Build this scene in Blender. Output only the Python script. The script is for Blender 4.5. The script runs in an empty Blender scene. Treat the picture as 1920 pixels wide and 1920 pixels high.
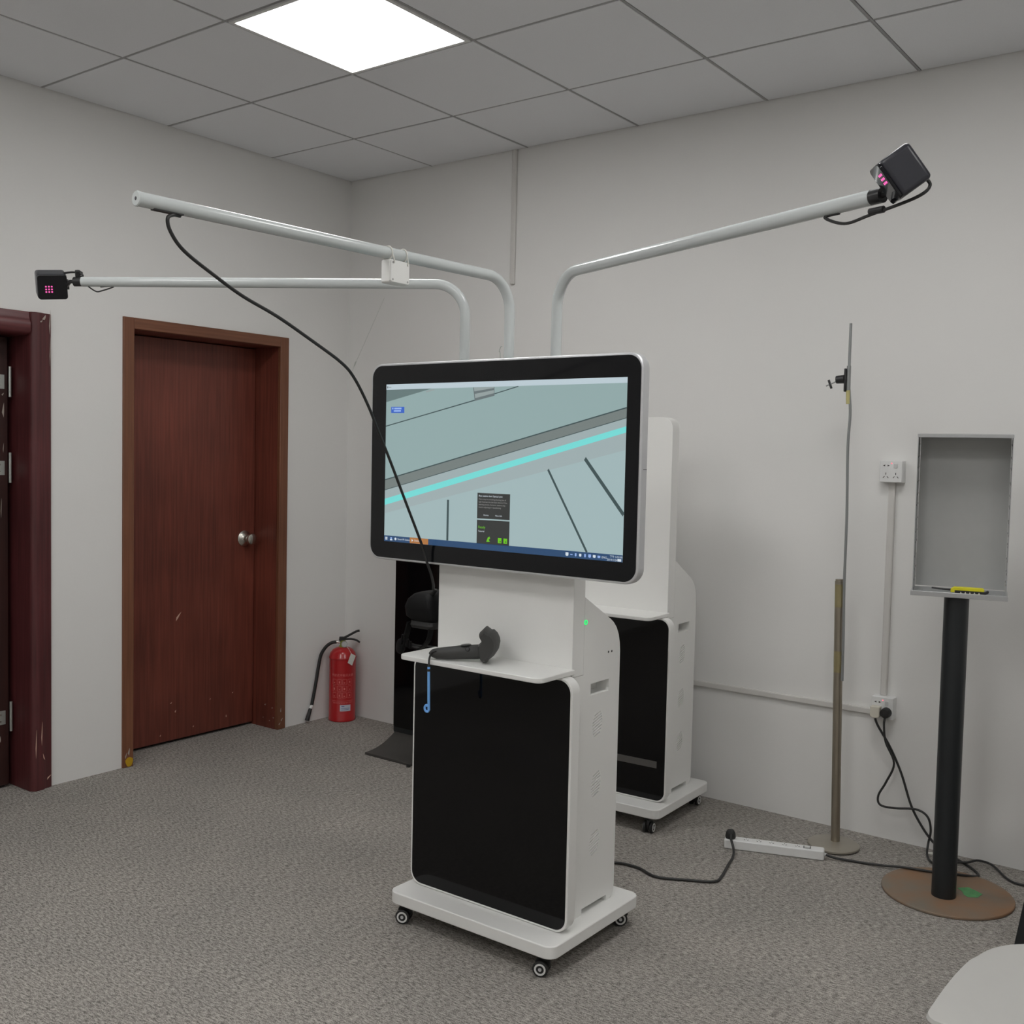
import bpy, bmesh, math, random
from mathutils import Vector, Matrix, Quaternion
random.seed(7)
PI = math.pi
scn = bpy.context.scene
C = scn.collection

# ------------------------------------------------------------------ camera
cam = bpy.data.cameras.new('camera')
cam.sensor_width = 36.0
cam.lens = 36.0 * 1978.43 / 1920.0
cam.clip_start = 0.05
co = bpy.data.objects.new('camera', cam)
C.objects.link(co)
yaw, pitch, roll = -0.643823, -0.053310, 0.021899
fwd = Vector((math.sin(yaw) * math.cos(pitch), math.cos(yaw) * math.cos(pitch), math.sin(pitch)))
rgt = Vector((math.cos(yaw), -math.sin(yaw), 0))
upv = rgt.cross(fwd)
r2 = rgt * math.cos(roll) + upv * math.sin(roll)
u2 = -rgt * math.sin(roll) + upv * math.cos(roll)
co.matrix_world = Matrix(((r2.x, u2.x, -fwd.x, 4.19413), (r2.y, u2.y, -fwd.y, -4.07814), (r2.z, u2.z, -fwd.z, 1.44274), (0, 0, 0, 1)))
scn.camera = co
# ------------------------------------------------------------------ world, exposure
w = bpy.data.worlds.new('world')
scn.world = w
w.use_nodes = True
w.node_tree.nodes['Background'].inputs[0].default_value = (0.5, 0.52, 0.55, 1)
w.node_tree.nodes['Background'].inputs[1].default_value = 0.3
scn.view_settings.view_transform = 'Standard'
scn.view_settings.look = 'None'
scn.view_settings.gamma = 1.0
scn.view_settings.use_curve_mapping = False
scn.view_settings.exposure = 0.0
LAMP = 12.3
LAMP_COL = (1.0, 0.99, 0.972)

# ------------------------------------------------------------------ materials
def new_mat(name):
    m = bpy.data.materials.new(name)
    m.use_nodes = True
    return m, m.node_tree.nodes, m.node_tree.links, m.node_tree.nodes['Principled BSDF']

def mat(name, col, rough=0.5, metal=0.0, var=0.06, scale=30.0, bump=0.0, bscale=None, coat=0.0, spec=0.5):
    """plain surface with a little procedural variation of colour and relief"""
    m, N, L, b = new_mat(name)
    tc = N.new('ShaderNodeTexCoord')
    nz = N.new('ShaderNodeTexNoise')
    nz.inputs['Scale'].default_value = scale
    nz.inputs['Detail'].default_value = 4
    L.new(tc.outputs['Object'], nz.inputs['Vector'])
    mx = N.new('ShaderNodeMix'); mx.data_type = 'RGBA'
    mx.inputs[6].default_value = (*[c * (1 - var) for c in col], 1)
    mx.inputs[7].default_value = (*[min(1, c * (1 + var)) for c in col], 1)
    L.new(nz.outputs['Fac'], mx.inputs[0])
    L.new(mx.outputs[2], b.inputs['Base Color'])
    b.inputs['Roughness'].default_value = rough
    b.inputs['Metallic'].default_value = metal
    b.inputs['Specular IOR Level'].default_value = spec
    b.inputs['Coat Weight'].default_value = coat
    if bump:
        n2 = N.new('ShaderNodeTexNoise')
        n2.inputs['Scale'].default_value = bscale or scale * 4
        n2.inputs['Detail'].default_value = 3
        L.new(tc.outputs['Object'], n2.inputs['Vector'])
        bp = N.new('ShaderNodeBump')
        bp.inputs['Strength'].default_value = bump
        bp.inputs['Distance'].default_value = 0.002
        L.new(n2.outputs['Fac'], bp.inputs['Height'])
        L.new(bp.outputs['Normal'], b.inputs['Normal'])
    return m

def emit(name, col, s=1.0, base=(0.01, 0.01, 0.01), rough=0.25):
    m, N, L, b = new_mat(name)
    b.inputs['Base Color'].default_value = (*base, 1)
    b.inputs['Roughness'].default_value = rough
    b.inputs['Emission Color'].default_value = (*col, 1)
    b.inputs['Emission Strength'].default_value = s
    return m

def srgb(r, g, b):
    f = lambda c: c / 12.92 if c <= 0.04045 else ((c + 0.055) / 1.055) ** 2.4
    return tuple(f(v / 255.0) for v in (r, g, b))

def wood(name, c1, c2, rough=0.4, axis='Z'):
    m, N, L, b = new_mat(name)
    tc = N.new('ShaderNodeTexCoord')
    mp = N.new('ShaderNodeMapping')
    mp.inputs['Scale'].default_value = {'Z': (60, 60, 2.0), 'Y': (60, 2.0, 60)}[axis]
    L.new(tc.outputs['Object'], mp.inputs['Vector'])
    nz = N.new('ShaderNodeTexNoise'); nz.inputs['Scale'].default_value = 1.6; nz.inputs['Detail'].default_value = 6
    L.new(mp.outputs[0], nz.inputs['Vector'])
    n3 = N.new('ShaderNodeTexNoise'); n3.inputs['Scale'].default_value = 2.5
    L.new(tc.outputs['Object'], n3.inputs['Vector'])
    ad = N.new('ShaderNodeMath'); ad.operation = 'MULTIPLY_ADD'
    ad.inputs[1].default_value = 0.5; L.new(n3.outputs['Fac'], ad.inputs[0])
    ml = N.new('ShaderNodeMath'); ml.operation = 'MULTIPLY'; ml.inputs[1].default_value = 0.7
    L.new(nz.outputs['Fac'], ml.inputs[0]); L.new(ml.outputs[0], ad.inputs[2])
    rp = N.new('ShaderNodeValToRGB')
    rp.color_ramp.elements[0].position = 0.4; rp.color_ramp.elements[0].color = (*c1, 1)
    rp.color_ramp.elements[1].position = 0.8; rp.color_ramp.elements[1].color = (*c2, 1)
    L.new(ad.outputs[0], rp.inputs[0]); L.new(rp.outputs[0], b.inputs['Base Color'])
    b.inputs['Roughness'].default_value = rough
    return m

def carpet():
    m, N, L, b = new_mat('carpet')
    tc = N.new('ShaderNodeTexCoord')
    mp = N.new('ShaderNodeMapping'); mp.inputs['Scale'].default_value = (55, 180, 55)
    L.new(tc.outputs['Object'], mp.inputs['Vector'])
    n1 = N.new('ShaderNodeTexNoise'); n1.inputs['Scale'].default_value = 1.0; n1.inputs['Detail'].default_value = 3; n1.inputs['Roughness'].default_value = 0.7
    L.new(mp.outputs[0], n1.inputs['Vector'])
    n2 = N.new('ShaderNodeTexNoise'); n2.inputs['Scale'].default_value = 320; n2.inputs['Detail'].default_value = 2
    L.new(tc.outputs['Object'], n2.inputs['Vector'])
    n3 = N.new('ShaderNodeTexNoise'); n3.inputs['Scale'].default_value = 3; n3.inputs['Detail'].default_value = 3
    L.new(tc.outputs['Object'], n3.inputs['Vector'])
    a = N.new('ShaderNodeMath'); a.operation = 'MULTIPLY_ADD'; a.inputs[1].default_value = 0.4
    L.new(n2.outputs['Fac'], a.inputs[0])
    a0 = N.new('ShaderNodeMath'); a0.operation = 'MULTIPLY'; a0.inputs[1].default_value = 0.6
    L.new(n1.outputs['Fac'], a0.inputs[0]); L.new(a0.outputs[0], a.inputs[2])
    rp = N.new('ShaderNodeValToRGB')
    rp.color_ramp.elements[0].position = 0.40; rp.color_ramp.elements[0].color = (*CARPET0, 1)
    rp.color_ramp.elements[1].position = 0.60; rp.color_ramp.elements[1].color = (*CARPET1, 1)
    L.new(a.outputs[0], rp.inputs[0])
    mx = N.new('ShaderNodeMix'); mx.data_type = 'RGBA'; mx.blend_type = 'MULTIPLY'
    rq = N.new('ShaderNodeValToRGB')
    rq.color_ramp.elements[0].position = 0.3; rq.color_ramp.elements[0].color = (0.88, 0.88, 0.88, 1)
    rq.color_ramp.elements[1].position = 0.7; rq.color_ramp.elements[1].color = (1, 0.99, 0.98, 1)
    L.new(n3.outputs['Fac'], rq.inputs[0])
    mx.inputs[0].default_value = 1
    L.new(rp.outputs[0], mx.inputs[6]); L.new(rq.outputs[0], mx.inputs[7])
    L.new(mx.outputs[2], b.inputs['Base Color'])
    b.inputs['Roughness'].default_value = 0.95
    b.inputs['Specular IOR Level'].default_value = 0.1
    bp = N.new('ShaderNodeBump'); bp.inputs['Strength'].default_value = 0.6; bp.inputs['Distance'].default_value = 0.003
    L.new(a.outputs[0], bp.inputs['Height']); L.new(bp.outputs['Normal'], b.inputs['Normal'])
    return m

CARPET0 = (0.135, 0.127, 0.117)
CARPET1 = (0.535, 0.503, 0.466)
M = {}
M['wall'] = mat('wall_paint', (0.80, 0.795, 0.78), 0.75, var=0.02, scale=2.5, bump=0.15, bscale=60)
M['wall2'] = mat('wall_paint_room', (0.82, 0.815, 0.80), 0.8, var=0.03, scale=3)
M['carpet'] = carpet()
M['tile'] = mat('ceiling_tile', (0.83, 0.845, 0.87), 0.9, var=0.06, scale=260, bump=0.25, bscale=500)
M['tbar'] = mat('ceiling_bar', (0.36, 0.36, 0.365), 0.6, var=0.03)
M['void'] = mat('dark_void', (0.03, 0.03, 0.03), 0.9)
M['lampframe'] = mat('lamp_frame', (0.75, 0.75, 0.74), 0.5)
M['lamp'] = emit('lamp_diffuser', LAMP_COL, LAMP)
M['doorwood'] = wood('door_wood', srgb(94, 46, 36), srgb(130, 68, 54), 0.45)
M['framewood'] = wood('frame_wood', srgb(104, 64, 44), srgb(130, 84, 60), 0.5)
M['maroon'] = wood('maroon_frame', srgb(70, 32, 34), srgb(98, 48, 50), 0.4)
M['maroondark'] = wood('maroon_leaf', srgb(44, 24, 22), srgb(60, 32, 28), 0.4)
M['chip'] = mat('bare_wood', srgb(215, 180, 160), 0.8)
M['plaster'] = mat('plaster_chip', srgb(170, 160, 150), 0.9)
M['yellowpaint'] = mat('yellow_paint', srgb(190, 150, 20), 0.6)
M['steel'] = mat('steel', (0.62, 0.60, 0.55), 0.22, 1.0)
M['zinc'] = mat('zinc', (0.55, 0.58, 0.55), 0.4, 0.8, var=0.15)
M['white'] = mat('white_lacquer', (0.85, 0.85, 0.83), 0.42, var=0.015, scale=8, bump=0.05, bscale=400)
M['pipe'] = mat('white_pipe', (0.60, 0.635, 0.635), 0.16, var=0.015, scale=8)
M['silver'] = mat('silver_frame', (0.72, 0.73, 0.75), 0.38, 0.6, var=0.03)
M['glass'] = mat('black_glass', (0.003, 0.003, 0.0035), 0.05, var=0.02, spec=0.28)
M['bezel'] = mat('black_bezel_glass', (0.007, 0.0075, 0.009), 0.08, var=0.02, spec=0.3)
M['darkslot'] = mat('dark_slot', (0.05, 0.05, 0.05), 0.8)
M['grille'] = mat('vent_metal', (0.40, 0.40, 0.39), 0.6)
M['headset'] = mat('headset_plastic', (0.0055, 0.0055, 0.006), 0.55, var=0.1, bump=0.1, bscale=300, spec=0.2)
M['rubber'] = mat('black_rubber', (0.018, 0.018, 0.018), 0.55, var=0.1)
M['cable'] = mat('black_cable', (0.022, 0.022, 0.022), 0.45, var=0.1)
M['blackplastic'] = mat('black_plastic', (0.02, 0.02, 0.021), 0.35, var=0.05, bump=0.05, bscale=300)
M['greyplastic'] = mat('charcoal_plastic', (0.045, 0.045, 0.043), 0.55, var=0.08, bump=0.1, bscale=500)
M['stationbody'] = mat('tracker_body', (0.032, 0.033, 0.042), 0.32, var=0.03)
M['stationfront'] = mat('tracker_front', (0.006, 0.006, 0.009), 0.08)
M['pink'] = emit('pink_led', (1.0, 0.12, 0.45), 1.3)
M['hubwhite'] = mat('caster_white', (0.75, 0.75, 0.74), 0.4)
M['green'] = emit('green_led', (0.02, 0.85, 0.18), 1.2)
M['redled'] = emit('red_led', (1.0, 0.15, 0.2), 1.4)
M['strap'] = mat('blue_strap', srgb(122, 182, 250), 0.6)
M['red'] = mat('extinguisher_red', srgb(178, 24, 30), 0.32, var=0.05, coat=0.3)
M['brass'] = mat('brass_valve', srgb(160, 165, 80), 0.35, 0.5)
M['paper'] = mat('paper', (0.72, 0.71, 0.66), 0.8)
M['sticker'] = mat('sticker', (0.60, 0.62, 0.72), 0.5)
M['inkblue'] = mat('ink_blue', (0.10, 0.14, 0.35), 0.6)
M['inkpink'] = mat('pale_print', srgb(225, 130, 125), 0.5)
M['gaugeface'] = mat('gauge_face', (0.55, 0.56, 0.55), 0.4)
M['trunking'] = mat('trunking', (0.66, 0.645, 0.62), 0.5, var=0.03)
M['outlet'] = mat('outlet_plastic', (0.78, 0.785, 0.78), 0.35)
M['ivory'] = mat('ivory_plastic', (0.66, 0.63, 0.54), 0.4)
M['nickel'] = mat('brushed_nickel', (0.36, 0.32, 0.26), 0.34, 0.85, var=0.12, scale=14)
M['nickeldisc'] = mat('nickel_disc', (0.46, 0.43, 0.37), 0.42, 0.75, var=0.06)
M['rod'] = mat('grey_rod', (0.30, 0.31, 0.31), 0.4, 0.5)
M['tape'] = mat('clear_yellow_tape', (0.50, 0.45, 0.20), 0.35)
M['alu'] = mat('aluminium', (0.56, 0.57, 0.58), 0.36, 0.75, var=0.05)
M['aluinner'] = mat('grey_panel', (0.42, 0.425, 0.415), 0.55, 0.15, var=0.04)
M['hole'] = mat('hole_dark', (0.06, 0.06, 0.07), 0.7)
M['blackpaint'] = mat('black_paint', (0.012, 0.015, 0.017), 0.4, var=0.08)
M['footgrey'] = mat('foot_grey', (0.055, 0.052, 0.048), 0.55, var=0.1)
M['yellow'] = mat('yellow_plastic', srgb(222, 214, 40), 0.4)
M['greenpaint'] = mat('green_paint', srgb(88, 150, 96), 0.8, var=0.4, scale=40)
M['seat'] = mat('white_seat', (0.50, 0.495, 0.475), 0.45, var=0.02)

def rust():
    m, N, L, b = new_mat('rusty_plate')
    tc = N.new('ShaderNodeTexCoord')
    n1 = N.new('ShaderNodeTexNoise'); n1.inputs['Scale'].default_value = 7; n1.inputs['Detail'].default_value = 6
    L.new(tc.outputs['Object'], n1.inputs['Vector'])
    rp = N.new('ShaderNodeValToRGB')
    rp.color_ramp.elements[0].position = 0.35; rp.color_ramp.elements[0].color = (*srgb(132, 122, 109), 1)
    rp.color_ramp.elements[1].position = 0.68; rp.color_ramp.elements[1].color = (*srgb(150, 116, 88), 1)
    L.new(n1.outputs['Fac'], rp.inputs[0]); L.new(rp.outputs[0], b.inputs['Base Color'])
    b.inputs['Roughness'].default_value = 0.7; b.inputs['Metallic'].default_value = 0.2
    return m
M['rust'] = rust()

# ------------------------------------------------------------------ mesh helpers
def obj(name, bm, material, parent=None, smooth=False, bevel=0.0, seg=2, loc=None, rot=None):
    me = bpy.data.meshes.new(name)
    bmesh.ops.recalc_face_normals(bm, faces=bm.faces)
    bm.to_mesh(me); bm.free()
    mats = material if isinstance(material, (list, tuple)) else [material]
    for mm in mats:
        me.materials.append(M[mm] if isinstance(mm, str) else mm)
    o = bpy.data.objects.new(name, me)
    C.objects.link(o)
    if smooth:
        for p in me.polygons: p.use_smooth = True
        me.set_sharp_from_angle(angle=math.radians(40))
    if bevel:
        bv = o.modifiers.new('bevel', 'BEVEL'); bv.width = bevel; bv.segments = seg
        bv.limit_method = 'ANGLE'; bv.angle_limit = math.radians(40)
        for p in me.polygons: p.use_smooth = True
        me.set_sharp_from_angle(angle=math.radians(40))
    if parent: o.parent = parent
    if loc is not None: o.location = loc
    if rot is not None: o.rotation_euler = rot
    return o

def tag(o, label=None, cat=None, group=None, kind=None):
    if label: o['label'] = label
    if cat: o['category'] = cat
    if group: o['group'] = group
    if kind: o['kind'] = kind
    return o

def thing(name, label, cat, loc=(0, 0, 0), rz=0.0, group=None):
    o = bpy.data.objects.new(name, None); C.objects.link(o)
    o.location = loc; o.rotation_euler = (0, 0, rz); o.empty_display_size = 0.1
    return tag(o, label, cat, group)

def struct(o): o['kind'] = 'structure'; return o

def box(x0, x1, y0, y1, z0, z1, bm=None, mi=0):
    bm = bm or bmesh.new()
    v = [bm.verts.new(p) for p in ((x0, y0, z0), (x1, y0, z0), (x1, y1, z0), (x0, y1, z0), (x0, y0, z1), (x1, y0, z1), (x1, y1, z1), (x0, y1, z1))]
    for f in ((0, 3, 2, 1), (4, 5, 6, 7), (0, 1, 5, 4), (1, 2, 6, 5), (2, 3, 7, 6), (3, 0, 4, 7)):
        bm.faces.new([v[i] for i in f]).material_index = mi
    return bm

def rrect(x0, x1, y0, y1, r, n=6):
    if not isinstance(r, (tuple, list)): r = (r,) * 4          # corners: x0y0, x1y0, x1y1, x0y1
    out = []
    for (cx, cy, a0, rr) in ((x0 + r[0], y0 + r[0], PI, r[0]), (x1 - r[1], y0 + r[1], 1.5 * PI, r[1]), (x1 - r[2], y1 - r[2], 0, r[2]), (x0 + r[3], y1 - r[3], 0.5 * PI, r[3])):
        if rr < 1e-6: out.append((cx, cy)); continue
        for k in range(n + 1):
            a = a0 + k / n * PI / 2
            out.append((cx + rr * math.cos(a), cy + rr * math.sin(a)))
    return out

def prism(poly, a, b, axis='z', bm=None, mi=0):
    """extrude a 2d outline from a to b along axis; the outline is (x,y) for z, (x,z) for y, (y,z) for x"""
    bm = bm or bmesh.new()
    P = {'z': lambda p, h: (p[0], p[1], h), 'y': lambda p, h: (p[0], h, p[1]), 'x': lambda p, h: (h, p[0], p[1])}[axis]
    A = [bm.verts.new(P(p, a)) for p in poly]; B = [bm.verts.new(P(p, b)) for p in poly]
    n = len(poly)
    bm.faces.new(A).material_index = mi; bm.faces.new(B[::-1]).material_index = mi
    for i in range(n):
        bm.faces.new((A[i], A[(i + 1) % n], B[(i + 1) % n], B[i])).material_index = mi
    return bm

def lathe(prof, seg=32, bm=None, mi=0, mtx=None):
    bm = bm or bmesh.new()
    rings = []
    for r, z in prof:
        if r < 1e-6: rings.append([bm.verts.new((0, 0, z))])
        else: rings.append([bm.verts.new((r * math.cos(2 * PI * k / seg), r * math.sin(2 * PI * k / seg), z)) for k in range(seg)])
    new = [v for rg in rings for v in rg]
    for A, B in zip(rings, rings[1:]):
        for k in range(seg):
            k2 = (k + 1) % seg
            if len(A) == 1 and len(B) == 1: continue
            if len(A) == 1: f = (A[0], B[k], B[k2])
            elif len(B) == 1: f = (A[k], A[k2], B[0])
            else: f = (A[k], A[k2], B[k2], B[k])
            bm.faces.new(f).material_index = mi
    if mtx is not None: bmesh.ops.transform(bm, matrix=mtx, verts=new)
    return bm

def frame_to(d, up=(0, 0, 1)):
    """rotation whose z axis is d"""
    return Vector(d).normalized().to_track_quat('Z', 'Y').to_matrix().to_4x4()

def cyl(p0, p1, r, seg=20, bm=None, mi=0, r1=None):
    p0 = Vector(p0); p1 = Vector(p1); h = (p1 - p0).length
    return lathe([(0, 0), (r, 0), (r if r1 is None else r1, h), (0, h)], seg, bm, mi, Matrix.Translation(p0) @ frame_to(p1 - p0))

def smooth_path(pts, sub=8):
    P = [Vector(p) for p in pts]
    out = []
    for i in range(len(P) - 1):
        p0 = P[max(i - 1, 0)]; p1 = P[i]; p2 = P[i + 1]; p3 = P[min(i + 2, len(P) - 1)]
        for k in range(sub):
            t = k / sub
            out.append(0.5 * ((2 * p1) + (p2 - p0) * t + (2 * p0 - 5 * p1 + 4 * p2 - p3) * t * t + (3 * p1 - p0 - 3 * p2 + p3) * t ** 3))
    out.append(P[-1]); return out

def tube(path, r, seg=12, bm=None, mi=0, caps=True):
    bm = bm or bmesh.new()
    P = [Vector(p) for p in path]; n = len(P)
    rad = r if callable(r) else (lambda t: r)
    T = [(P[min(i + 1, n - 1)] - P[max(i - 1, 0)]).normalized() for i in range(n)]
    ref = Vector((0, 0, 1)) if abs(T[0].z) < 0.9 else Vector((1, 0, 0))
    nrm = (ref - T[0] * ref.dot(T[0])).normalized()
    rings = []
    for i in range(n):
        if i: nrm = (nrm - T[i] * nrm.dot(T[i])).normalized()
        bi = T[i].cross(nrm); rr = rad(i / (n - 1))
        rings.append([bm.verts.new(P[i] + (nrm * math.cos(2 * PI * k / seg) + bi * math.sin(2 * PI * k / seg)) * rr) for k in range(seg)])
    for A, B in zip(rings, rings[1:]):
        for k in range(seg):
            bm.faces.new((A[k], A[(k + 1) % seg], B[(k + 1) % seg], B[k])).material_index = mi
    if caps:
        bm.faces.new(rings[0][::-1]).material_index = mi; bm.faces.new(rings[-1]).material_index = mi
    return bm

def cut(o, cutter_bm):
    """subtract closed boxes from a mesh object, applied to its mesh"""
    cm = bpy.data.meshes.new('cutter'); bmesh.ops.recalc_face_normals(cutter_bm, faces=cutter_bm.faces)
    cutter_bm.to_mesh(cm); cutter_bm.free()
    c = bpy.data.objects.new('cutter', cm); C.objects.link(c)
    md = o.modifiers.new('cut', 'BOOLEAN'); md.operation = 'DIFFERENCE'; md.object = c; md.solver = 'EXACT'
    par = o.parent; o.parent = None
    bpy.context.view_layer.update()
    me = bpy.data.meshes.new_from_object(o.evaluated_get(bpy.context.evaluated_depsgraph_get()))
    o.modifiers.remove(md); old = o.data; o.data = me; me.name = old.name
    bpy.data.objects.remove(c); bpy.data.meshes.remove(cm); bpy.data.meshes.remove(old)
    o.parent = par

def text_bm(txt, size, bm, mtx, mi=0, align='LEFT'):
    cu = bpy.data.curves.new('t', 'FONT'); cu.body = txt; cu.size = size; cu.align_x = align
    cu.resolution_u = 2
    t = bpy.data.objects.new('t', cu); C.objects.link(t)
    bpy.context.view_layer.update()
    me = bpy.data.meshes.new_from_object(t.evaluated_get(bpy.context.evaluated_depsgraph_get()))
    bpy.data.objects.remove(t); bpy.data.curves.remove(cu)
    vs = [bm.verts.new(mtx(v.co)) for v in me.vertices]
    for p in me.polygons:
        try: bm.faces.new([vs[i] for i in p.vertices]).material_index = mi
        except ValueError: pass
    bpy.data.meshes.remove(me)

def copy_tree(o, parent=None):
    c = o.copy(); C.objects.link(c)
    if parent: c.parent = parent
    for ch in list(o.children): copy_tree(ch, c)
    return c

# ------------------------------------------------------------------ the room
H = 2.897
X1, Y1 = 6.58, -6.55
floor = struct(obj('floor', box(-0.34, X1, Y1, 0.0, -0.1, 0.0), 'carpet'))

def wall_bm(parts):
    bm = bmesh.new()
    for p in parts: box(*p, bm=bm)
    return bm
D1 = (-1.375, -0.430, 2.018)       # first door: y from, y to, head height (outside of its frame)
D2 = (-2.74, -1.713, 1.985)
HW = H + 0.03
struct(obj('wall_left', wall_bm([(-0.34, 0, D1[1], 0.0, 0, HW), (-0.34, 0, D2[1], D1[0], 0, HW), (-0.34, 0, Y1, D2[0], 0, HW),
                                 (-0.34, 0, D1[0], D1[1], D1[2], HW), (-0.34, 0, D2[0], D2[1], D2[2], HW)]), 'wall'))
struct(obj('wall_right', box(-0.34, X1, 0.0, 0.2, -0.1, HW), 'wall'))
struct(obj('wall_back', box(-0.34, X1, Y1 - 0.2, Y1, -0.1, HW), 'wall2'))
struct(obj('wall_front', box(X1, X1 + 0.2, Y1 - 0.2, 0.2, -0.1, HW), 'wall2'))
struct(obj('wall_behind_doors', box(-0.5, -0.345, Y1, 0.2, -0.1, HW), 'wall2'))

# ceiling: dark void slab, cross bars and one object for each tile
ceil = struct(obj('ceiling', box(-0.34, X1 + 0.2, Y1 - 0.2, 0.2, H + 0.03, H + 0.15), 'void'))
GX = [0.0] + [0.579 + 0.6 * k for k in range(11)]
GY = [0.0] + [-(0.547 + 0.6 * k) for k in range(11)]
LIGHTS = {(2, 2), (5, 2), (2, 5), (5, 5), (8, 4), (8, 7), (2, 8), (5, 8)}
full = None
tile_mesh = {}
for i in range(len(GX) - 1):
    for j in range(len(GY) - 1):
        if (i, j) in LIGHTS: continue
        wx, wy = GX[i + 1] - GX[i], GY[j] - GY[j + 1]
        key = (round(wx, 3), round(wy, 3))
        if key not in tile_mesh:
            g = 0.0068
            o = obj('ceiling_tile', box(-wx / 2 + g, wx / 2 - g, -wy / 2 + g, wy / 2 - g, 0, 0.022), 'tile', ceil, bevel=0.0015, seg=1)
            tile_mesh[key] = o.data
        else:
            o = bpy.data.objects.new('ceiling_tile', tile_mesh[key]); C.objects.link(o); o.parent = ceil
            bv = o.modifiers.new('bevel', 'BEVEL'); bv.width = 0.0015; bv.segments = 1
        o.location = ((GX[i] + GX[i + 1]) / 2, (GY[j] + GY[j + 1]) / 2, H + random.uniform(-0.0005, 0.0012))
for x in GX[1:]:
    obj('ceiling_bar', box(x - 0.0045, x + 0.0045, GY[-1], 0, H + 0.001, H + 0.028), 'tbar', ceil)
for y in GY[1:]:
    obj('ceiling_bar', box(0, GX[-1], y - 0.0045, y + 0.0045, H + 0.0015, H + 0.0275), 'tbar', ceil)

def panel_light(i, j, label):
    x0, x1, y0, y1 = GX[i], GX[i + 1], GY[j + 1], GY[j]
    t = thing('ceiling_light', label, 'light', ((x0 + x1) / 2, (y0 + y1) / 2, H), 0, 'square panel lights in the ceiling grid')
    bm = bmesh.new(); a, b = 0.293, 0.278
    for q in ((-a, a, -a, -b), (-a, a, b, a), (-a, -b, -b, b), (b, a, -b, b)): box(*q, -0.004, 0.024, bm=bm)
    obj('frame', bm, 'lampframe', t)
    obj('diffuser', box(-b, b, -b, b, -0.001, 0.02), 'lamp', t)
panel_light(2, 2, 'lit square ceiling panel light in the picture, above the forward pipe arm')
for (i_, j_) in sorted(LIGHTS - {(2, 2)}):  # unseen panel lights, added to bring up the room's brightness
    nth = {2: 'first', 4: 'second', 5: 'second', 7: 'third', 8: 'third'}
    panel_light(i_, j_, 'unseen ceiling panel light added for brightness, %s from the door wall, %s from the outlet wall' % (nth[i_], nth[j_]))

# ---- door 1 : closed flush door in a brown frame
d1 = bpy.data.objects.new('door_1', None); C.objects.link(d1); struct(d1)
tag(d1, 'closed red-brown flush door with round steel knob', None)
y0, y1, zt = D1
fr = 0.054
hwood = wood('frame_wood_h', srgb(104, 64, 44), srgb(130, 84, 60), 0.5, 'Y')
for (a, b) in ((y0, y0 + fr), (y1 - fr, y1)):
    obj('jamb', box(-0.30, -0.0125, a, b, 0, zt), 'doorwood', d1)
    obj('casing', box(-0.012, 0.010, a, b, 0, zt), 'framewood', d1, bevel=0.003)
obj('jamb', box(-0.30, -0.0125, y0 + fr, y1 - fr, zt - 0.05, zt), 'doorwood', d1)
obj('casing', box(-0.012, 0.010, y0 + fr, y1 - fr, zt - 0.05, zt), hwood, d1, bevel=0.003)
lf = obj('leaf', box(-0.225, -0.18, y0 + fr + 0.004, y1 - fr - 0.004, 0.014, zt - 0.054), 'doorwood', d1, bevel=0.003)
obj('threshold_gap', box(-0.30, -0.226, y0 + fr, y1 - fr, 0.0, 0.02), 'void', d1)
kb = lathe([(0, 0), (0.041, 0), (0.041, 0.004), (0.033, 0.008), (0.028, 0.014), (0.016, 0.019), (0.0135, 0.032), (0.017, 0.042), (0.026, 0.050), (0.0295, 0.060), (0.027, 0.068), (0.02, 0.072), (0, 0.073)], 28,
           mtx=Matrix.Translation((-0.18, -0.555, 0.985)) @ frame_to((1, 0, 0)))
obj('knob', kb, 'steel', lf, smooth=True)
def chips(spots, x, parent, matn='chip'):
    for (y, z, wy, wz, a) in spots:
        c_, s_ = math.cos(a), math.sin(a)
        q = [(-wy, -wz * .3), (-wy * .2, -wz), (wy * .5, -wz * .2), (wy, wz), (wy * .1, wz * .5)]
        obj('paint_chip', prism([(y + p[0] * c_ - p[1] * s_, z + p[0] * s_ + p[1] * c_) for p in q], x, x + 0.0008, 'x'), matn, parent)
chips([(-0.952, 0.622, 0.007, 0.026, -0.45), (-0.99, 0.20, .005, .004, 0), (-0.965, 0.155, .004, .007, 0), (-0.76, 0.18, .003, .004, 0), (-0.62, 0.19, .004, .003, 0),
       (-0.66, 0.075, .004, .006, .5), (-0.86, 0.06, .003, .004, 0), (-1.05, 0.05, .003, .004, 0)], -0.1802, lf)
chips([(-0.462, 0.10, .004, .012, .2), (-0.455, 0.05, .005, .010, -.3), (-0.470, 0.03, .006, .006, 0), (-1.345, 0.07, .006, .016, .1), (-1.36, 0.055, .004, .014, -.1)], 0.0102, d1, 'plaster')
obj('paint_spot', prism([(-1.343 + .019 * math.cos(a) * (1 + .15 * math.sin(3 * a)), 0.024 + .022 * math.sin(a)) for a in [k / 14 * 2 * PI for k in range(14)]], 0.0101, 0.0112, 'x'), 'yellowpaint', d1)
# chips on the inner jamb face
for (x, z, r_) in ((-0.03, 0.11, .006), (-0.085, 0.12, .007), (-0.05, .04, .005), (-.02, .06, .006), (-.1, .05, .004)):
    obj('paint_chip', prism([(x - r_, z), (x, z - r_ * .8), (x + r_ * .7, z + r_ * .4)], y1 - fr - 0.0012, y1 - fr - 0.0002, 'y'), 'plaster', d1)

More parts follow.
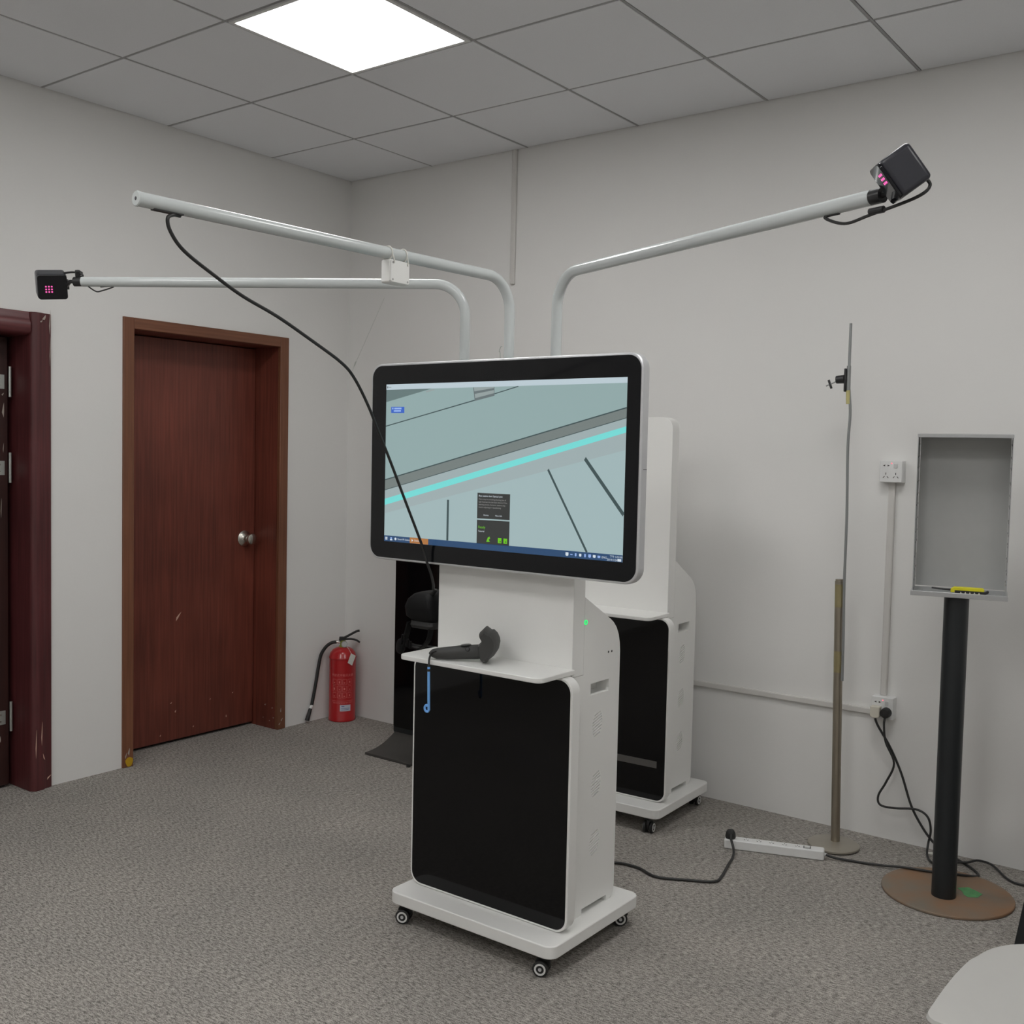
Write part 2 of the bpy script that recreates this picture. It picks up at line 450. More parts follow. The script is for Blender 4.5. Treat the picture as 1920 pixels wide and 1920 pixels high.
# ---- door 2 : dark maroon door, cut by the left edge of the picture
d2 = bpy.data.objects.new('door_2', None); C.objects.link(d2); struct(d2)
tag(d2, 'dark maroon door with steel hinges', None)
y0, y1, zt = D2
prof = [(0, -0.30), (0, 0.012), (0.020, 0.016), (0.034, 0.020), (0.046, 0.028), (0.078, 0.028), (0.088, 0.020), (0.094, 0.008), (0.094, -0.30)]
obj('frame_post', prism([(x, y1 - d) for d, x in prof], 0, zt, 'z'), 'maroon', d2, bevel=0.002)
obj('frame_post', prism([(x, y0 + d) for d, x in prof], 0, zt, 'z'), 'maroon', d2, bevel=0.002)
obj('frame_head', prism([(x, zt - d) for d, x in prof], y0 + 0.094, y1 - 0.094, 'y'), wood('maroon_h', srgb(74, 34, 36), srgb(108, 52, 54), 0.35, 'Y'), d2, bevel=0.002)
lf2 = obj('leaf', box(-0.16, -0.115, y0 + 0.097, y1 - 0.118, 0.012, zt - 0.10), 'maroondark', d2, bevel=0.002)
for hz in (1.70, 1.345, 0.30):
    h = obj('hinge', box(-0.1148, -0.112, -1.905, -1.846, hz - 0.028, hz + 0.03), 'zinc', d2)
    obj('knuckle', cyl((-0.108, -1.825, hz - 0.06), (-0.108, -1.825, hz + 0.065), 0.006, 12), 'zinc', h, smooth=True)
    for sz in (-.014, .014): obj('screw', cyl((-0.112, -1.868, hz + sz), (-0.1105, -1.868, hz + sz), 0.004, 10), 'steel', h)
chips([(-1.85, 1.585, .006, .03, .1), (-1.852, 1.65, .005, .006, 0), (-1.85, 1.43, .002, .02, 0), (-1.86, 1.18, .002, .04, 0), (-1.87, .21, .008, .012, .4), (-1.885, .225, .005, .006, 0)], -0.1149, lf2, 'plaster')
chips([(-1.752, 1.965, .012, .008, .5), (-1.764, 1.95, .006, .005, 0), (-1.728, 1.95, .003, .05, 0), (-1.727, 1.83, .002, .06, 0)], 0.0285, d2, 'plaster')
chips([(-1.765, .24, .0025, .05, 0), (-1.79, .2, .0025, .06, 0), (-1.757, .14, .003, .015, .4), (-1.735, .05, .004, .012, -.6)], 0.0285, d2, 'chip')

# ---- cable trunking on the right wall
def trunk(name, pts_box):
    return struct(obj(name, box(*pts_box), 'trunking', bevel=0.005, seg=3))
trunk('trim_1', (1.098, 1.124, -0.014, 0.001, 2.262, H))
trunk('trim_2', (2.928, 2.954, -0.014, 0.001, 0.555, 1.38))
trunk('trim_3', (1.2, 2.915, -0.014, 0.001, 0.474, 0.500))
# plaster marks on the wall
wr = bpy.data.objects['wall_right']
obj('scuff', tube(smooth_path([(0.006, -0.0004, 1.842), (0.046, -0.0006, 1.913), (0.15, -0.0005, 2.08), (0.262, -0.0004, 2.262)], 4), 0.0007, 5), 'zinc', wr)
obj('scuff', prism([(0.040, 1.905), (0.050, 1.912), (0.060, 1.935), (0.050, 1.932), (0.044, 1.920)], -0.0012, 0.0002, 'y'), 'zinc', wr)

# ------------------------------------------------------------------ kiosks on casters
# local frame: x to the right seen from the front, front is -y, z up
PW, PD, ZB, ZT = 0.308, 0.239, 0.062, 0.099
BW = 0.252

def caster(parent, x, y, rz, first=[None]):
    if first[0] is None:
        fk = obj('caster', box(-0.018, 0.018, -0.014, 0.014, 0.052, 0.0618), 'blackplastic', parent, bevel=0.003)
        hs = prism([(-0.020, 0.020), (-0.012, 0.010), (0.004, 0.012), (0.020, 0.030), (0.020, 0.053), (-0.018, 0.053), (-0.024, 0.040)], -0.006, 0.006, 'y')
        obj('fork', hs, 'blackplastic', fk, bevel=0.002)
        for s in (-1, 1):
            obj('wheel', lathe([(0, -0.006), (0.019, -0.006), (0.0225, -0.004), (0.0225, 0.004), (0.019, 0.006), (0, 0.006)], 24,
                mtx=Matrix.Translation((-0.006, s * 0.0135, 0.0225)) @ frame_to((0, 1, 0))), 'rubber', fk, smooth=True)
            mt_ = Matrix.Translation((-0.006, s * 0.0192, 0.0225)) @ frame_to((0, s, 0))
            obj('hub_ring', lathe([(0.0115, 0), (0.0115, 0.0016), (0.0165, 0.0016), (0.0165, 0), (0.0115, 0)], 24, mtx=mt_), 'hubwhite', fk, smooth=True)
            obj('axle_cap', lathe([(0, 0), (0.005, 0), (0.005, 0.002), (0, 0.002)], 12, mtx=mt_), 'silver', fk, smooth=True)
        first[0] = fk; o = fk
    else:
        o = copy_tree(first[0], parent)
    o.location = (x, y, 0); o.rotation_euler = (0, 0, rz)

def build_kiosk(label, loc, rz, coltop, caster_rot, colround=0.0):
    t = thing('kiosk', label, 'kiosk', loc, rz)
    obj('base_plate', prism(rrect(-PW, PW, -PD, PD, 0.032), ZB, ZT, 'z'), 'white', t, bevel=0.003)
    for k, (sx, sy) in enumerate(((-1, -1), (1, -1), (1, 1), (-1, 1))):
        caster(t, sx * 0.260, sy * 0.208, caster_rot[k])
    # cabinet: side outline (y, z) extruded across
    out = [(-0.111, ZT), (-0.111, 0.815), (-0.0308, 0.815), (-0.0308, 1.041), (0.112, 0.963), (0.130, 0.951), (0.147, 0.934), (0.160, 0.912), (0.168, 0.885), (0.171, 0.86),
           (0.171, 0.135), (0.167, 0.117), (0.157, 0.104), (0.144, ZT)]
    cab = obj('cabinet', prism(out, -BW, BW, 'x'), 'white', t)
    cb = bmesh.new()
    for s in (-1, 1):
        xs = sorted((s * (BW - 0.045), s * (BW + 0.01)))
        box(xs[0], xs[1], 0.011, 0.112, 0.748, 0.783, bm=cb)
        box(xs[0], xs[1], -0.009, 0.127, ZT - 0.01, 0.117, bm=cb)
    for s in (-1, 1):
        xs = sorted((s * (BW - 0.004), s * (BW + 0.01)))
        for zc in (0.655, 0.475, 0.298):
            for k in range(8):
                zz = zc + (k - 3.5) * 0.0088
                hw = 0.026 * math.sqrt(max(0.1, 1 - ((k - 3.5) / 4.6) ** 2))
                poly = [(0.052 - hw, zz - hw * 0.28), (0.052 + hw, zz + hw * 0.28), (0.052 + hw, zz + hw * 0.28 + 0.0034), (0.052 - hw, zz - hw * 0.28 + 0.0034)]
                prism(poly, xs[0], xs[1], 'x', bm=cb)
    cut(cab, cb)
    # column above the cabinet
    obj('column', prism(rrect(-BW, BW, 0.8155, coltop, (0, 0, colround, colround)) if colround else rrect(-BW, BW, 0.8155, coltop, 0.0), -0.090, -0.031, 'y'), 'white', t, bevel=0.0012)
    # front panel with white rim and black glass
    pn = obj('front_rim', prism(rrect(-0.296, 0.296, 0.1005, 0.826, 0.042, 8), -0.151, -0.1112, 'y'), 'white', t, bevel=0.002)
    obj('front_glass', prism(rrect(-0.289, 0.289, 0.1075, 0.819, 0.036, 8), -0.1518, -0.149, 'y'), 'glass', t)
    obj('shelf', prism(rrect(-0.262, 0.262, -0.262, -0.0904, (0.026, 0.026, 0, 0)), 0.8265, 0.8405, 'z'), 'white', t, bevel=0.002)
    return t

k1 = build_kiosk('white wheeled kiosk with a lit monitor and three ceiling-high pipe arms', (2.305, -1.506, 0), 0.0, 1.62, (0.42, 0.36, 0.75, 0.3))
k2 = build_kiosk('white wheeled kiosk without a monitor standing against the wall', (1.963, -0.333, 0), 0.037, 1.606, (1.4, 1.7, 1.6, 1.2), 0.045)
# power button and screws on the right side of the near kiosk
bt = obj('power_button', lathe([(0, 0), (0.006, 0), (0.006, 0.0015), (0, 0.0018)], 20, mtx=Matrix.Translation((BW, -0.026, 0.968)) @ frame_to((1, 0, 0))), 'silver', k1, smooth=True)
obj('light_ring', lathe([(0.0042, 0.0014), (0.0042, 0.0026), (0.0072, 0.0026), (0.0072, 0.0), (0.0042, 0.0014)], 24, mtx=Matrix.Translation((BW, -0.026, 0.968)) @ frame_to((1, 0, 0))), 'green', bt)
for yy in (0.104, 0.123):
    obj('screw', lathe([(0, 0.0006), (0.003, 0.0006), (0.0036, 0)], 12, mtx=Matrix.Translation((BW, yy, 0.8645)) @ frame_to((1, 0, 0))), 'darkslot', k1)
# second kiosk: thin grey strip laid over its glass front
obj('grey_strip', box(-0.26, 0.255, -0.1524, -0.1519, 0.235, 0.262), mat('strip_grey', (0.10, 0.095, 0.09), 0.4), k2)

# ---- monitor
MF = -0.154
mon = obj('monitor', prism(rrect(-0.494, 0.494, 1.1065, 1.722, 0.044, 8), MF + 0.0005, MF + 0.034, 'y'), 'silver', k1, bevel=0.004, seg=3)
obj('back_cover', prism(rrect(-0.42, 0.42, 1.16, 1.66, 0.02), MF + 0.0342, -0.0905, 'y'), 'white', mon)
obj('bezel_glass', prism(rrect(-0.487, 0.487, 1.1135, 1.715, 0.038, 8), MF - 0.001, MF + 0.002, 'y'), 'bezel', mon)
obj('side_slot', box(0.4938, 0.4945, MF + 0.012, MF + 0.030, 1.413, 1.4145), 'darkslot', mon)
SX0, SX1, SZ0, SZ1 = 0.010 - 0.437, 0.010 + 0.437, 1.411 - 0.2458, 1.411 + 0.2458
scr_cols = [('desk', srgb(163, 185, 187)), ('title', srgb(190, 206, 214)), ('upper', srgb(147, 171, 171)), ('dark', srgb(102, 122, 122)), ('band', srgb(118, 128, 126)), ('edge', srgb(62, 80, 82)),
            ('cyan', srgb(120, 221, 217)), ('strip', srgb(160, 176, 178)), ('panel', srgb(52, 54, 53)), ('bar', srgb(42, 74, 112)), ('orange', srgb(176, 118, 66)), ('blue', srgb(56, 100, 196)),
            ('white', srgb(214, 224, 232)), ('green', srgb(108, 196, 30)), ('slab', srgb(150, 162, 162)), ('slabdark', srgb(104, 116, 118)), ('grey', srgb(150, 150, 148)), ('paleblue', srgb(150, 180, 235)), ('cyan2', srgb(120, 221, 217)),('deskr', srgb(166, 192, 196)), ('bargreen', srgb(70, 150, 40))]
scr_idx = {n: i for i, (n, c) in enumerate(scr_cols)}
smats = [emit('screen_' + n, c, 0.93, (0.004, 0.004, 0.004), 0.3) for n, c in scr_cols]
sbm = bmesh.new()
def S(p, layer):
    return (SX0 + p[0] * (SX1 - SX0), MF - 0.0013 - 0.00012 * layer, SZ1 - p[1] * (SZ1 - SZ0))
def spoly(pts, n, layer):
    sbm.faces.new([sbm.verts.new(S(p, layer)) for p in pts]).material_index = scr_idx[n]
def sline(a, b, wd, n, layer):
    a = Vector(a); b = Vector(b); d = b - a; asp = 16 / 9
    nn = Vector((-d.y / asp, d.x * asp)); nn = Vector((nn.x / asp if False else nn.x, nn.y)); nn.normalize()
    nn = Vector((nn.x * wd / asp, nn.y * wd))
    spoly([a - nn, b - nn, b + nn, a + nn], n, layer)
def stext(txt, x, y, h, n, layer, align='LEFT'):
    def mt(v): return (SX0 + x * (SX1 - SX0) + v.x, MF - 0.0013 - 0.00012 * layer, SZ1 - y * (SZ1 - SZ0) + v.y)
    text_bm(txt, h * (SZ1 - SZ0), sbm, mt, scr_idx[n], align)
spoly([(0, 0), (1, 0), (1, 1), (0, 1)], 'desk', 0)
spoly([(0, .030), (1, .030), (1, .164), (0, .607)], 'upper', 1)
spoly([(0.30, .030), (1, .030), (1, .164), (0.30, .473)], 'strip', 1.4) if False else None
spoly([(0, .030), (0.49, .030), (0.22, .150), (0, .262)], 'dark', 1.2) if False else None
spoly([(0, .030), (0.225, .030), (0, .112)], 'dark', 1.6)
spoly([(0, 0), (1, 0), (1, .031), (0, .034)], 'title', 3)
sline((0.0, .265), (.408, .110), .0032, 'edge', 2)
sline((.49, .075), (.59, .034), .0028, 'edge', 2)
spoly([(.402, .034), (.490, .034), (.491, .086), (.410, .114)], 'slab', 2.4)
spoly([(.403, .058), (.490, .040), (.4905, .052), (.405, .073)], 'slabdark', 2.8)
spoly([(.409, .098), (.491, .070), (.491, .086), (.410, .114)], 'slabdark', 2.8)
sline((.402, .034), (.410, .114), .003, 'slabdark', 2.9); sline((.490, .034), (.491, .086), .002, 'slabdark', 2.9)
sline((.19, .052), (.228, .040), .005, 'slab', 2.4)
spoly([(0, .607), (1, .164), (1, .219), (0, .672)], 'band', 2)
sline((0, .607), (1, .164), .0035, 'edge', 2.4); sline((0, .672), (1, .219), .002, 'edge', 2.4)
spoly([(0, .672), (1, .219), (1, .264), (0, .729)], 'strip', 1.6)
spoly([(0, .729), (.5, .497), (.5, .534), (0, .769)], 'cyan', 2)
spoly([(.5, .497), (1, .264), (1, .298), (.5, .534)], 'cyan2', 2)
spoly([(0, .769), (1, .298), (1, .392), (0, .822)], 'strip', 1.3)
sline((.299, .713), (.299, .962), .008, 'edge', 2)
sline((.715, .509), (.870, .962), .007, 'edge', 2)
sline((.854, .442), (.999, .742), .0105, 'edge', 2)
# pop-up windows
spoly([(.4285, .661), (.566, .661), (.566, .812), (.4285, .814)], 'panel', 4)
spoly([(.4285, .822), (.566, .820), (.566, .966), (.4285, .966)], 'panel', 4)
stext('Base station lost Optical sync', .4345, .683, .0150, 'white', 5)
for k, ln in enumerate(('There may be something blocking line of', 'sight between the two base stations. If the', 'warning persists, however, stations may', 'require adjusting or repositioning')):
    stext(ln, .4345, .702 + .0158 * k, .0124, 'grey', 5)
stext('Dismiss', .456, .796, .0125, 'white', 5); stext('More Info', .506, .796, .0125, 'white', 5)
stext('Ready', .4345, .872, .022, 'green', 5)
stext('Tutorial', .4345, .894, .0145, 'white', 5)
spoly([(.470, .950), (.477, .922), (.484, .918), (.486, .930), (.480, .936), (.486, .948), (.478, .950)], 'green', 5)
for gx in (.519, .5425):
    spoly([(gx, .922), (gx + .015, .922), (gx + .015, .952), (gx, .952)], 'green', 5)
    spoly([(gx + .008, .938), (gx + .012, .938), (gx + .012, .946), (gx + .008, .946)], 'panel', 6)
# task bar
spoly([(0, .963), (1, .961), (1, 1), (0, 1)], 'bar', 4)
for (ax, ay) in ((.006, .972), (.0115, .972), (.006, .982), (.0115, .982)):
    spoly([(ax, ay), (ax + .0048, ay), (ax + .0048, ay + .0085), (ax, ay + .0085)], 'white', 5)
spoly([(.029, .985), (.041, .985), (.041, .992), (.029, .992)], 'white', 5); spoly([(.031, .972), (.039, .972), (.039, .985), (.031, .985)], 'paleblue', 5)
spoly([(.056 + .005 * math.cos(a), .981 + .0088 * math.sin(a)) for a in [k / 10 * 2 * PI for k in range(10)]], 'white', 5)
stext('SteamVR Status', .066, .986, .0165, 'white', 5)
spoly([(.125, .963), (.212, .963), (.212, .999), (.125, .999)], 'orange', 4.6)
spoly([(.134, .972), (.141, .981), (.134, .990)], 'white', 5); stext('Demo', .146, .986, .0165, 'white', 5)
for k, ix in enumerate((.796, .813, .829, .846, .864, .881, .898, .915)):
    rx, ry = ((.0055, .0105), (.0045, .003), (.003, .009), (.0042, .0085), (.003, .010), (.005, .0095), (.005, .008), (.005, .007))[k]
    spoly([(ix - rx, .981 - ry), (ix + rx, .981 - ry), (ix + rx, .981 + ry * .6), (ix, .981 + ry), (ix - rx, .981 + ry * .6)], 'white' if k in (0, 3, 6) else 'paleblue', 5)
stext('ENG', .925, .987, .0165, 'white', 5)
stext('下午 5:53:00', .954, .9785, .0155, 'white', 5); stext('2019/1/24', .944, .9965, .0165, 'white', 5)
spoly([(.982, .983), (.9955, .983), (.9955, .9965), (.982, .9965)], 'white', 5)
# blue badge with two pale lines
spoly([(.025, .142), (.089, .143), (.089, .182), (.025, .181)], 'blue', 4)
spoly([(.030, .147), (.036, .147), (.036, .159), (.030, .159)], 'paleblue', 5)
spoly([(.040, .148), (.075, .148), (.075, .159), (.040, .159)], 'paleblue', 5); spoly([(.038, .164), (.073, .164), (.073, .174), (.038, .174)], 'paleblue', 5)
spoly([(.004, .012), (.009, .012), (.009, .024), (.004, .024)], 'slabdark', 5); spoly([(.012, .016), (.024, .016), (.024, .021), (.012, .021)], 'slab', 5)
sme = bpy.data.meshes.new('screen'); sbm.to_mesh(sme); sbm.free()
for m_ in smats: sme.materials.append(m_)
so = bpy.data.objects.new('screen', sme); C.objects.link(so); so.parent = mon

# ---- pipe arms
AZ = 1.963
def arm(u, dx, dy, length, endcap=False):
    base = Vector((u, -0.060, 1.6205)); d = Vector((dx, dy, 0)).normalized(); R_ = 0.095
    pts = [base, Vector((u, -0.06, AZ - R_))]
    c = Vector((u, -0.06, AZ - R_)) + d * R_
    for k in range(1, 13):
        a = k / 12 * PI / 2
        pts.append(c - d * R_ * math.cos(a) + Vector((0, 0, R_ * math.sin(a))))
    e = Vector((u, -0.06, AZ)) + d * length
    pts.append(e)
    o = obj('pipe_arm', tube(pts, 0.0155, 24), 'pipe', k1, smooth=True)
    return o, e, d
armB, eB, dB = arm(-0.192, -1.051, -0.644, 1.225)
armA, eA, dA = arm(-0.021, -0.073, -1.199, 1.200)
armC, eC, dC = arm(0.149, 1.051, -0.426, 1.116)
k1o = Vector((2.305, -1.506, 0))
obj('end_cap', lathe([(0, 0.004), (0.004, 0.004), (0.004, 0.006), (0.0148, 0.006), (0.0165, 0.004), (0.0165, 0.0), (0, 0)], 24, mtx=Matrix.Translation(eA) @ frame_to(dA)), 'pipe', armA, smooth=True)
obj('end_hole', lathe([(0, 0.0063), (0.004, 0.0063), (0.004, 0.003), (0, 0.003)], 12, mtx=Matrix.Translation(eA) @ frame_to(dA)), 'hole', armA)
obj('cable_slot', box(-0.008, 0.008, -0.035, 0.035, -0.0012, 0.0012), 'rubber', armA, loc=eA - dA * 0.068 - Vector((0, 0, 0.0155)), rot=(0, 0, math.atan2(dA.y, dA.x) + PI / 2))
# thin wire behind the monitor
obj('wire', tube(smooth_path([(-0.050, -0.058, 1.60), (-0.053, -0.06, 1.74), (-0.057, -0.06, 1.752), (-0.052, -0.06, 1.766), (-0.046, -0.06, 1.768)], 6), 0.0012, 6), 'zinc', k1)

# ------------------------------------------------------------------ tracking boxes on the pipe ends
def tracker(label, center, N_, U_, dims, led, stub):
    N_ = Vector(N_).normalized(); U_ = Vector(U_); U_ = (U_ - N_ * U_.dot(N_)).normalized(); W_ = U_.cross(N_)
    # local x = W, local y = -N (front is -y), local z = U
    R_ = Matrix((W_, -N_, U_)).transposed()
    t = thing('tracking_box', label, 'sensor', center); t.rotation_euler = R_.to_euler()
    wx, dy, hz = dims
    obj('body', box(-wx / 2, wx / 2, -dy / 2 + 0.004, dy / 2, -hz / 2, hz / 2), 'stationbody', t, bevel=0.009, seg=4)
    f = obj('front_cover', prism(rrect(-wx / 2 + .001, wx / 2 - .001, -hz / 2 + .001, hz / 2 - .001, 0.009), -dy / 2 - 0.001, -dy / 2 + 0.006, 'y'), 'stationfront', t, bevel=0.0015)
    for a in (-1, 0, 1):
        for b in (-1, 0, 1):
            obj('led', cyl((led[0] + a * 0.0085, -dy / 2 - 0.0016, led[1] + b * 0.0085), (led[0] + a * 0.0085, -dy / 2 - 0.0008, led[1] + b * 0.0085), 0.0026, 10), 'pink', f)
    inv = (Matrix.Translation(Vector(center)) @ R_.to_4x4()).inverted()
    return t, inv
cR = Vector((3.559, -2.042, 1.987))
tR, invR = tracker('black tracking box tilted on the end of the right pipe arm', cR, (-0.7037, -0.3818, -0.5992), (-0.4932, -0.3445, 0.7988), (0.068, 0.068, 0.080), (0.012, 0.010), None)
cL = Vector((0.9605, -2.2483, 1.9568))
tL, invL = tracker('black tracking box with pink lights on the end of the left pipe arm', cL, (0.8569, -0.3682, -0.3608), (0.2869, -0.241, 0.9272), (0.089, 0.075, 0.080), (-0.011, -0.006), None)
def mount(t, inv, e, d, c, back):
    e = Vector(e) + k1o; P = lambda p: inv @ Vector(p)
    obj('mount_collar', cyl(P(e + d * 0.0005), P(e + d * 0.026), 0.0150, 20), 'blackplastic', t, smooth=True)
    obj('mount_arm', tube([P(e + d * 0.024), P(e + d * 0.04), P(c + back)], 0.006, 10), 'blackplastic', t, smooth=True)
    return P
P = mount(tR, invR, eC, dC, cR, Vector((-0.012, 0.020, -0.020)))
e = eC + k1o
obj('power_lead', tube(smooth_path([P(e + Vector((-0.075, 0.03, -0.0155))), P(e + Vector((-0.11, 0.042, -0.018))), P(e + Vector((-0.06, 0.02, -0.040))), P(e + Vector((0.0, -0.01, -0.036))), P(cR + Vector((0.025, 0.018, -0.044))), P(cR + Vector((0.046, 0.030, -0.022))), P(cR + Vector((0.034, 0.022, -0.004)))], 8), 0.0032, 8), 'cable', tR, smooth=True)
obj('plug', cyl(P(e + Vector((0.0, -0.01, -0.030))), P(e + Vector((0.03, -0.02, -0.030))), 0.007, 12), 'blackplastic', tR)
P = mount(tL, invL, eB, dB, cL, Vector((0.036, 0.030, -0.004)))
e = eB + k1o
obj('mount_plate', box(0.0447, 0.052, -0.012, 0.012, -0.014, 0.014), 'blackplastic', tL, bevel=0.001)
obj('power_lead', tube(smooth_path([P(cL + Vector((0.02, 0.02, 0.036))), P(e + Vector((-0.03, -0.015, 0.030))), P(e + Vector((0.0, 0.0, 0.026))), P(e + Vector((-0.012, -0.01, 0.034))), P(e + Vector((0.004, 0.0, 0.018))), P(e + Vector((-0.02, -0.01, 0.016)))], 8), 0.0032, 8), 'cable', tL, smooth=True)
obj('cable_tie', box(-.008, .008, -.008, .008, -.012, .012), 'blackplastic', tL, bevel=.003, loc=P(e + Vector((-0.012, -0.008, 0.024))))
obj('hanging_lead', tube(smooth_path([P(e + dB * -0.02 + Vector((0, 0, -0.015))), P(e + dB * -0.045 + Vector((0, 0, -0.030))), P(e + dB * -0.065 + Vector((0, 0, -0.028))), P(e + dB * -0.105 + Vector((0, 0, -0.014))), P(e + dB * -0.06 + Vector((0, 0, -0.016)))], 8), 0.0022, 8), 'cable', tL, smooth=True)

# ------------------------------------------------------------------ junction box tied under the front arm
jb = thing('junction_box', 'small white plastic box tied under the forward pipe arm', 'box', (2.258, -2.032, 1.885))
obj('housing', prism(rrect(-0.036, 0.036, 0.0, 0.060, 0.006), -0.016, 0.014, 'x'), 'white', jb, bevel=0.002)
obj('lid', prism(rrect(-0.035, 0.035, 0.001, 0.059, 0.006), 0.0145, 0.0185, 'x'), 'white', jb, bevel=0.0015)
for yy in (-0.028, 0.028):
    for zz in (0.008, 0.052):
        obj('screw', cyl((0.0186, yy, zz), (0.0192, yy, zz), 0.0028, 10), 'grille', jb)
for yy in (-0.025, 0.027):
    cx = 2.284 + (-0.073 / 1.199) * (2.032 - yy - 1.566) - 2.258
    ring = [(cx + 0.0176 * math.cos(a), yy, 1.963 - 1.885 + 0.0176 * math.sin(a)) for a in [k / 20 * 2 * PI for k in range(21)]]
    obj('cable_tie', tube(ring, 0.0018, 8), 'paper', jb, smooth=True)
    obj('cable_tie', tube([(cx + 0.0176, yy, 0.075), (0.0205, yy, 0.058), (0.0205, yy, 0.050)], 0.0016, 8), 'paper', jb)

# ------------------------------------------------------------------ headset cable and headset
cab_pts = [(2.2150, -2.664, 1.9462), (2.2200, -2.685, 1.9440), (2.225, -2.702, 1.932), (2.223, -2.693, 1.906), (2.217, -2.655, 1.873), (2.202, -2.566, 1.836), (2.186, -2.471, 1.802), (2.166, -2.349, 1.77), (2.146, -2.226, 1.729), (2.123, -2.092, 1.681), (2.113, -2.032, 1.643),
           (2.103, -1.969, 1.574), (2.094, -1.916, 1.501), (2.085, -1.861, 1.426), (2.071, -1.775, 1.301), (2.063, -1.692, 1.170), (2.070, -1.673, 1.1125), (2.067, -1.650, 1.075), (2.055, -1.625, 1.040), (2.030, -1.595, 1.020), (2.010, -1.560, 1.012)]
tag(obj('headset_cable', tube(smooth_path(cab_pts, 6), 0.0042, 10), 'cable', smooth=True), 'long black cable sagging from the forward pipe arm past the monitor', 'cable')

hs = thing('headset', 'black headset hanging beside the kiosk column above its shelf end', 'headset', (1.945, -1.500, 0.80))
# visor: rounded wedge, hanging with its face to the left; built from stacked outlines
def loft(sections, bm=None):
    bm = bm or bmesh.new()
    rings = [[bm.verts.new(p) for p in s] for s in sections]
    n = len(rings[0])
    for A, B in zip(rings, rings[1:]):
        for k in range(n): bm.faces.new((A[k], A[(k + 1) % n], B[(k + 1) % n], B[k]))
    bm.faces.new(rings[0][::-1]); bm.faces.new(rings[-1]); return bm
secs = []
for z, x0, x1, hy in ((0.105, -0.050, 0.055, 0.060), (0.120, -0.062, 0.062, 0.075), (0.150, -0.064, 0.062, 0.080), (0.175, -0.052, 0.058, 0.078), (0.192, -0.035, 0.050, 0.068), (0.198, -0.020, 0.040, 0.055)):
    secs.append([(p[0], p[1], z) for p in rrect(x0, x1, -hy, hy, 0.026, 5)])
obj('visor', loft(secs), 'headset', hs, smooth=True)
obj('face_cushion', loft([[(p[0], p[1], z) for p in rrect(x0, x1, -hy, hy, 0.02, 5)] for z, x0, x1, hy in ((0.082, -0.045, 0.050, 0.062), (0.092, -0.050, 0.055, 0.066), (0.1045, -0.048, 0.053, 0.060))]), 'rubber', hs, smooth=True)
def band(pts, wdt, th, name, m_='headset'):
    P_ = smooth_path(pts, 6); bm = bmesh.new(); rings = []
    for i, p in enumerate(P_):
        tn = (P_[min(i + 1, len(P_) - 1)] - P_[max(i - 1, 0)]).normalized()
        sd = Vector((0, 1, 0)); sd = (sd - tn * sd.dot(tn)).normalized(); nn = tn.cross(sd)
        rings.append([bm.verts.new(p + sd * (a * wdt / 2) + nn * (b * th / 2)) for a, b in ((-1, -1), (1, -1), (1, 1), (-1, 1))])
    for A, B in zip(rings, rings[1:]):
        for k in range(4): bm.faces.new((A[k], A[(k + 1) % 4], B[(k + 1) % 4], B[k]))
    bm.faces.new(rings[0][::-1]); bm.faces.new(rings[-1])
    return obj(name, bm, m_, hs, smooth=True)
band([(-0.045, -0.06, 0.10), (-0.065, -0.05, 0.06), (-0.100, -0.02, 0.025), (-0.105, 0.02, 0.004), (-0.06, 0.05, 0.0), (0.0, 0.06, 0.004), (0.05, 0.05, 0.03), (0.058, 0.0, 0.09)], 0.022, 0.006, 'strap')
band([(0.04, -0.05, 0.10), (0.03, -0.05, 0.05), (-0.02, -0.03, 0.012), (-0.08, 0.0, 0.004)], 0.022, 0.005, 'strap')
for k in range(4):
    obj('strap_rib', tube([(-0.082 + 0.012 * k, -0.052, 0.052 - 0.006 * k), (-0.094 + 0.013 * k, -0.046, 0.018 - 0.003 * k)], 0.0035, 8), 'headset', hs, smooth=True)
obj('earphone', lathe([(0, 0.012), (0.014, 0.012), (0.024, 0.008), (0.026, 0.0), (0.022, -0.006), (0, -0.008)], 20, mtx=Matrix.Translation((-0.108, -0.03, 0.008)) @ frame_to((-0.4, -1, 0.2))), 'headset', hs, smooth=True)
obj('cable_end', tube(smooth_path([(0.065, -0.06, 0.212), (0.045, -0.05, 0.200), (0.02, -0.045, 0.190)], 5), lambda t: 0.0052 + 0.005 * t, 10), 'rubber', hs, smooth=True)
obj('hook', tube(smooth_path([(0.1075, 0.02, 0.24), (0.085, 0.02, 0.24), (0.05, 0.02, 0.225), (0.035, 0.02, 0.20), (0.03, 0.02, 0.19)], 5), 0.004, 8), 'rubber', hs, smooth=True)

# ------------------------------------------------------------------ hand controller on the shelf
ct = thing('controller', 'charcoal hand controller with a curved head lying on the kiosk shelf', 'controller', (2.1745, -1.7535, 0.8406), math.atan2(0.4706, 0.8823))
head = [(0.1372, 0.088), (0.1531, 0.1042), (0.1659, 0.0952), (0.174, 0.0956), (0.1845, 0.0859), (0.1922, 0.0701), (0.1939, 0.0585), (0.19, 0.0378), (0.1785, 0.0196), (0.1626, 0.0062), (0.1597, 0.0008), (0.1508, 0.0005), (0.1433, 0.0075), (0.1384, 0.0263), (0.1334, 0.0510), (0.1422, 0.0603), (0.1464, 0.0708), (0.1433, 0.078)]
cx_, cz_ = 0.165, 0.050
hsec = []
for k in range(-5, 6):
    q = k / 5; s_ = math.sqrt(max(0.0, 1 - (0.93 * q) ** 2)); s_ = 0.62 + 0.38 * s_
    hsec.append([(cx_ + (p[0] - cx_) * s_, q * 0.050, cz_ + (p[1] - cz_) * s_) for p in head])
hd = loft(hsec)
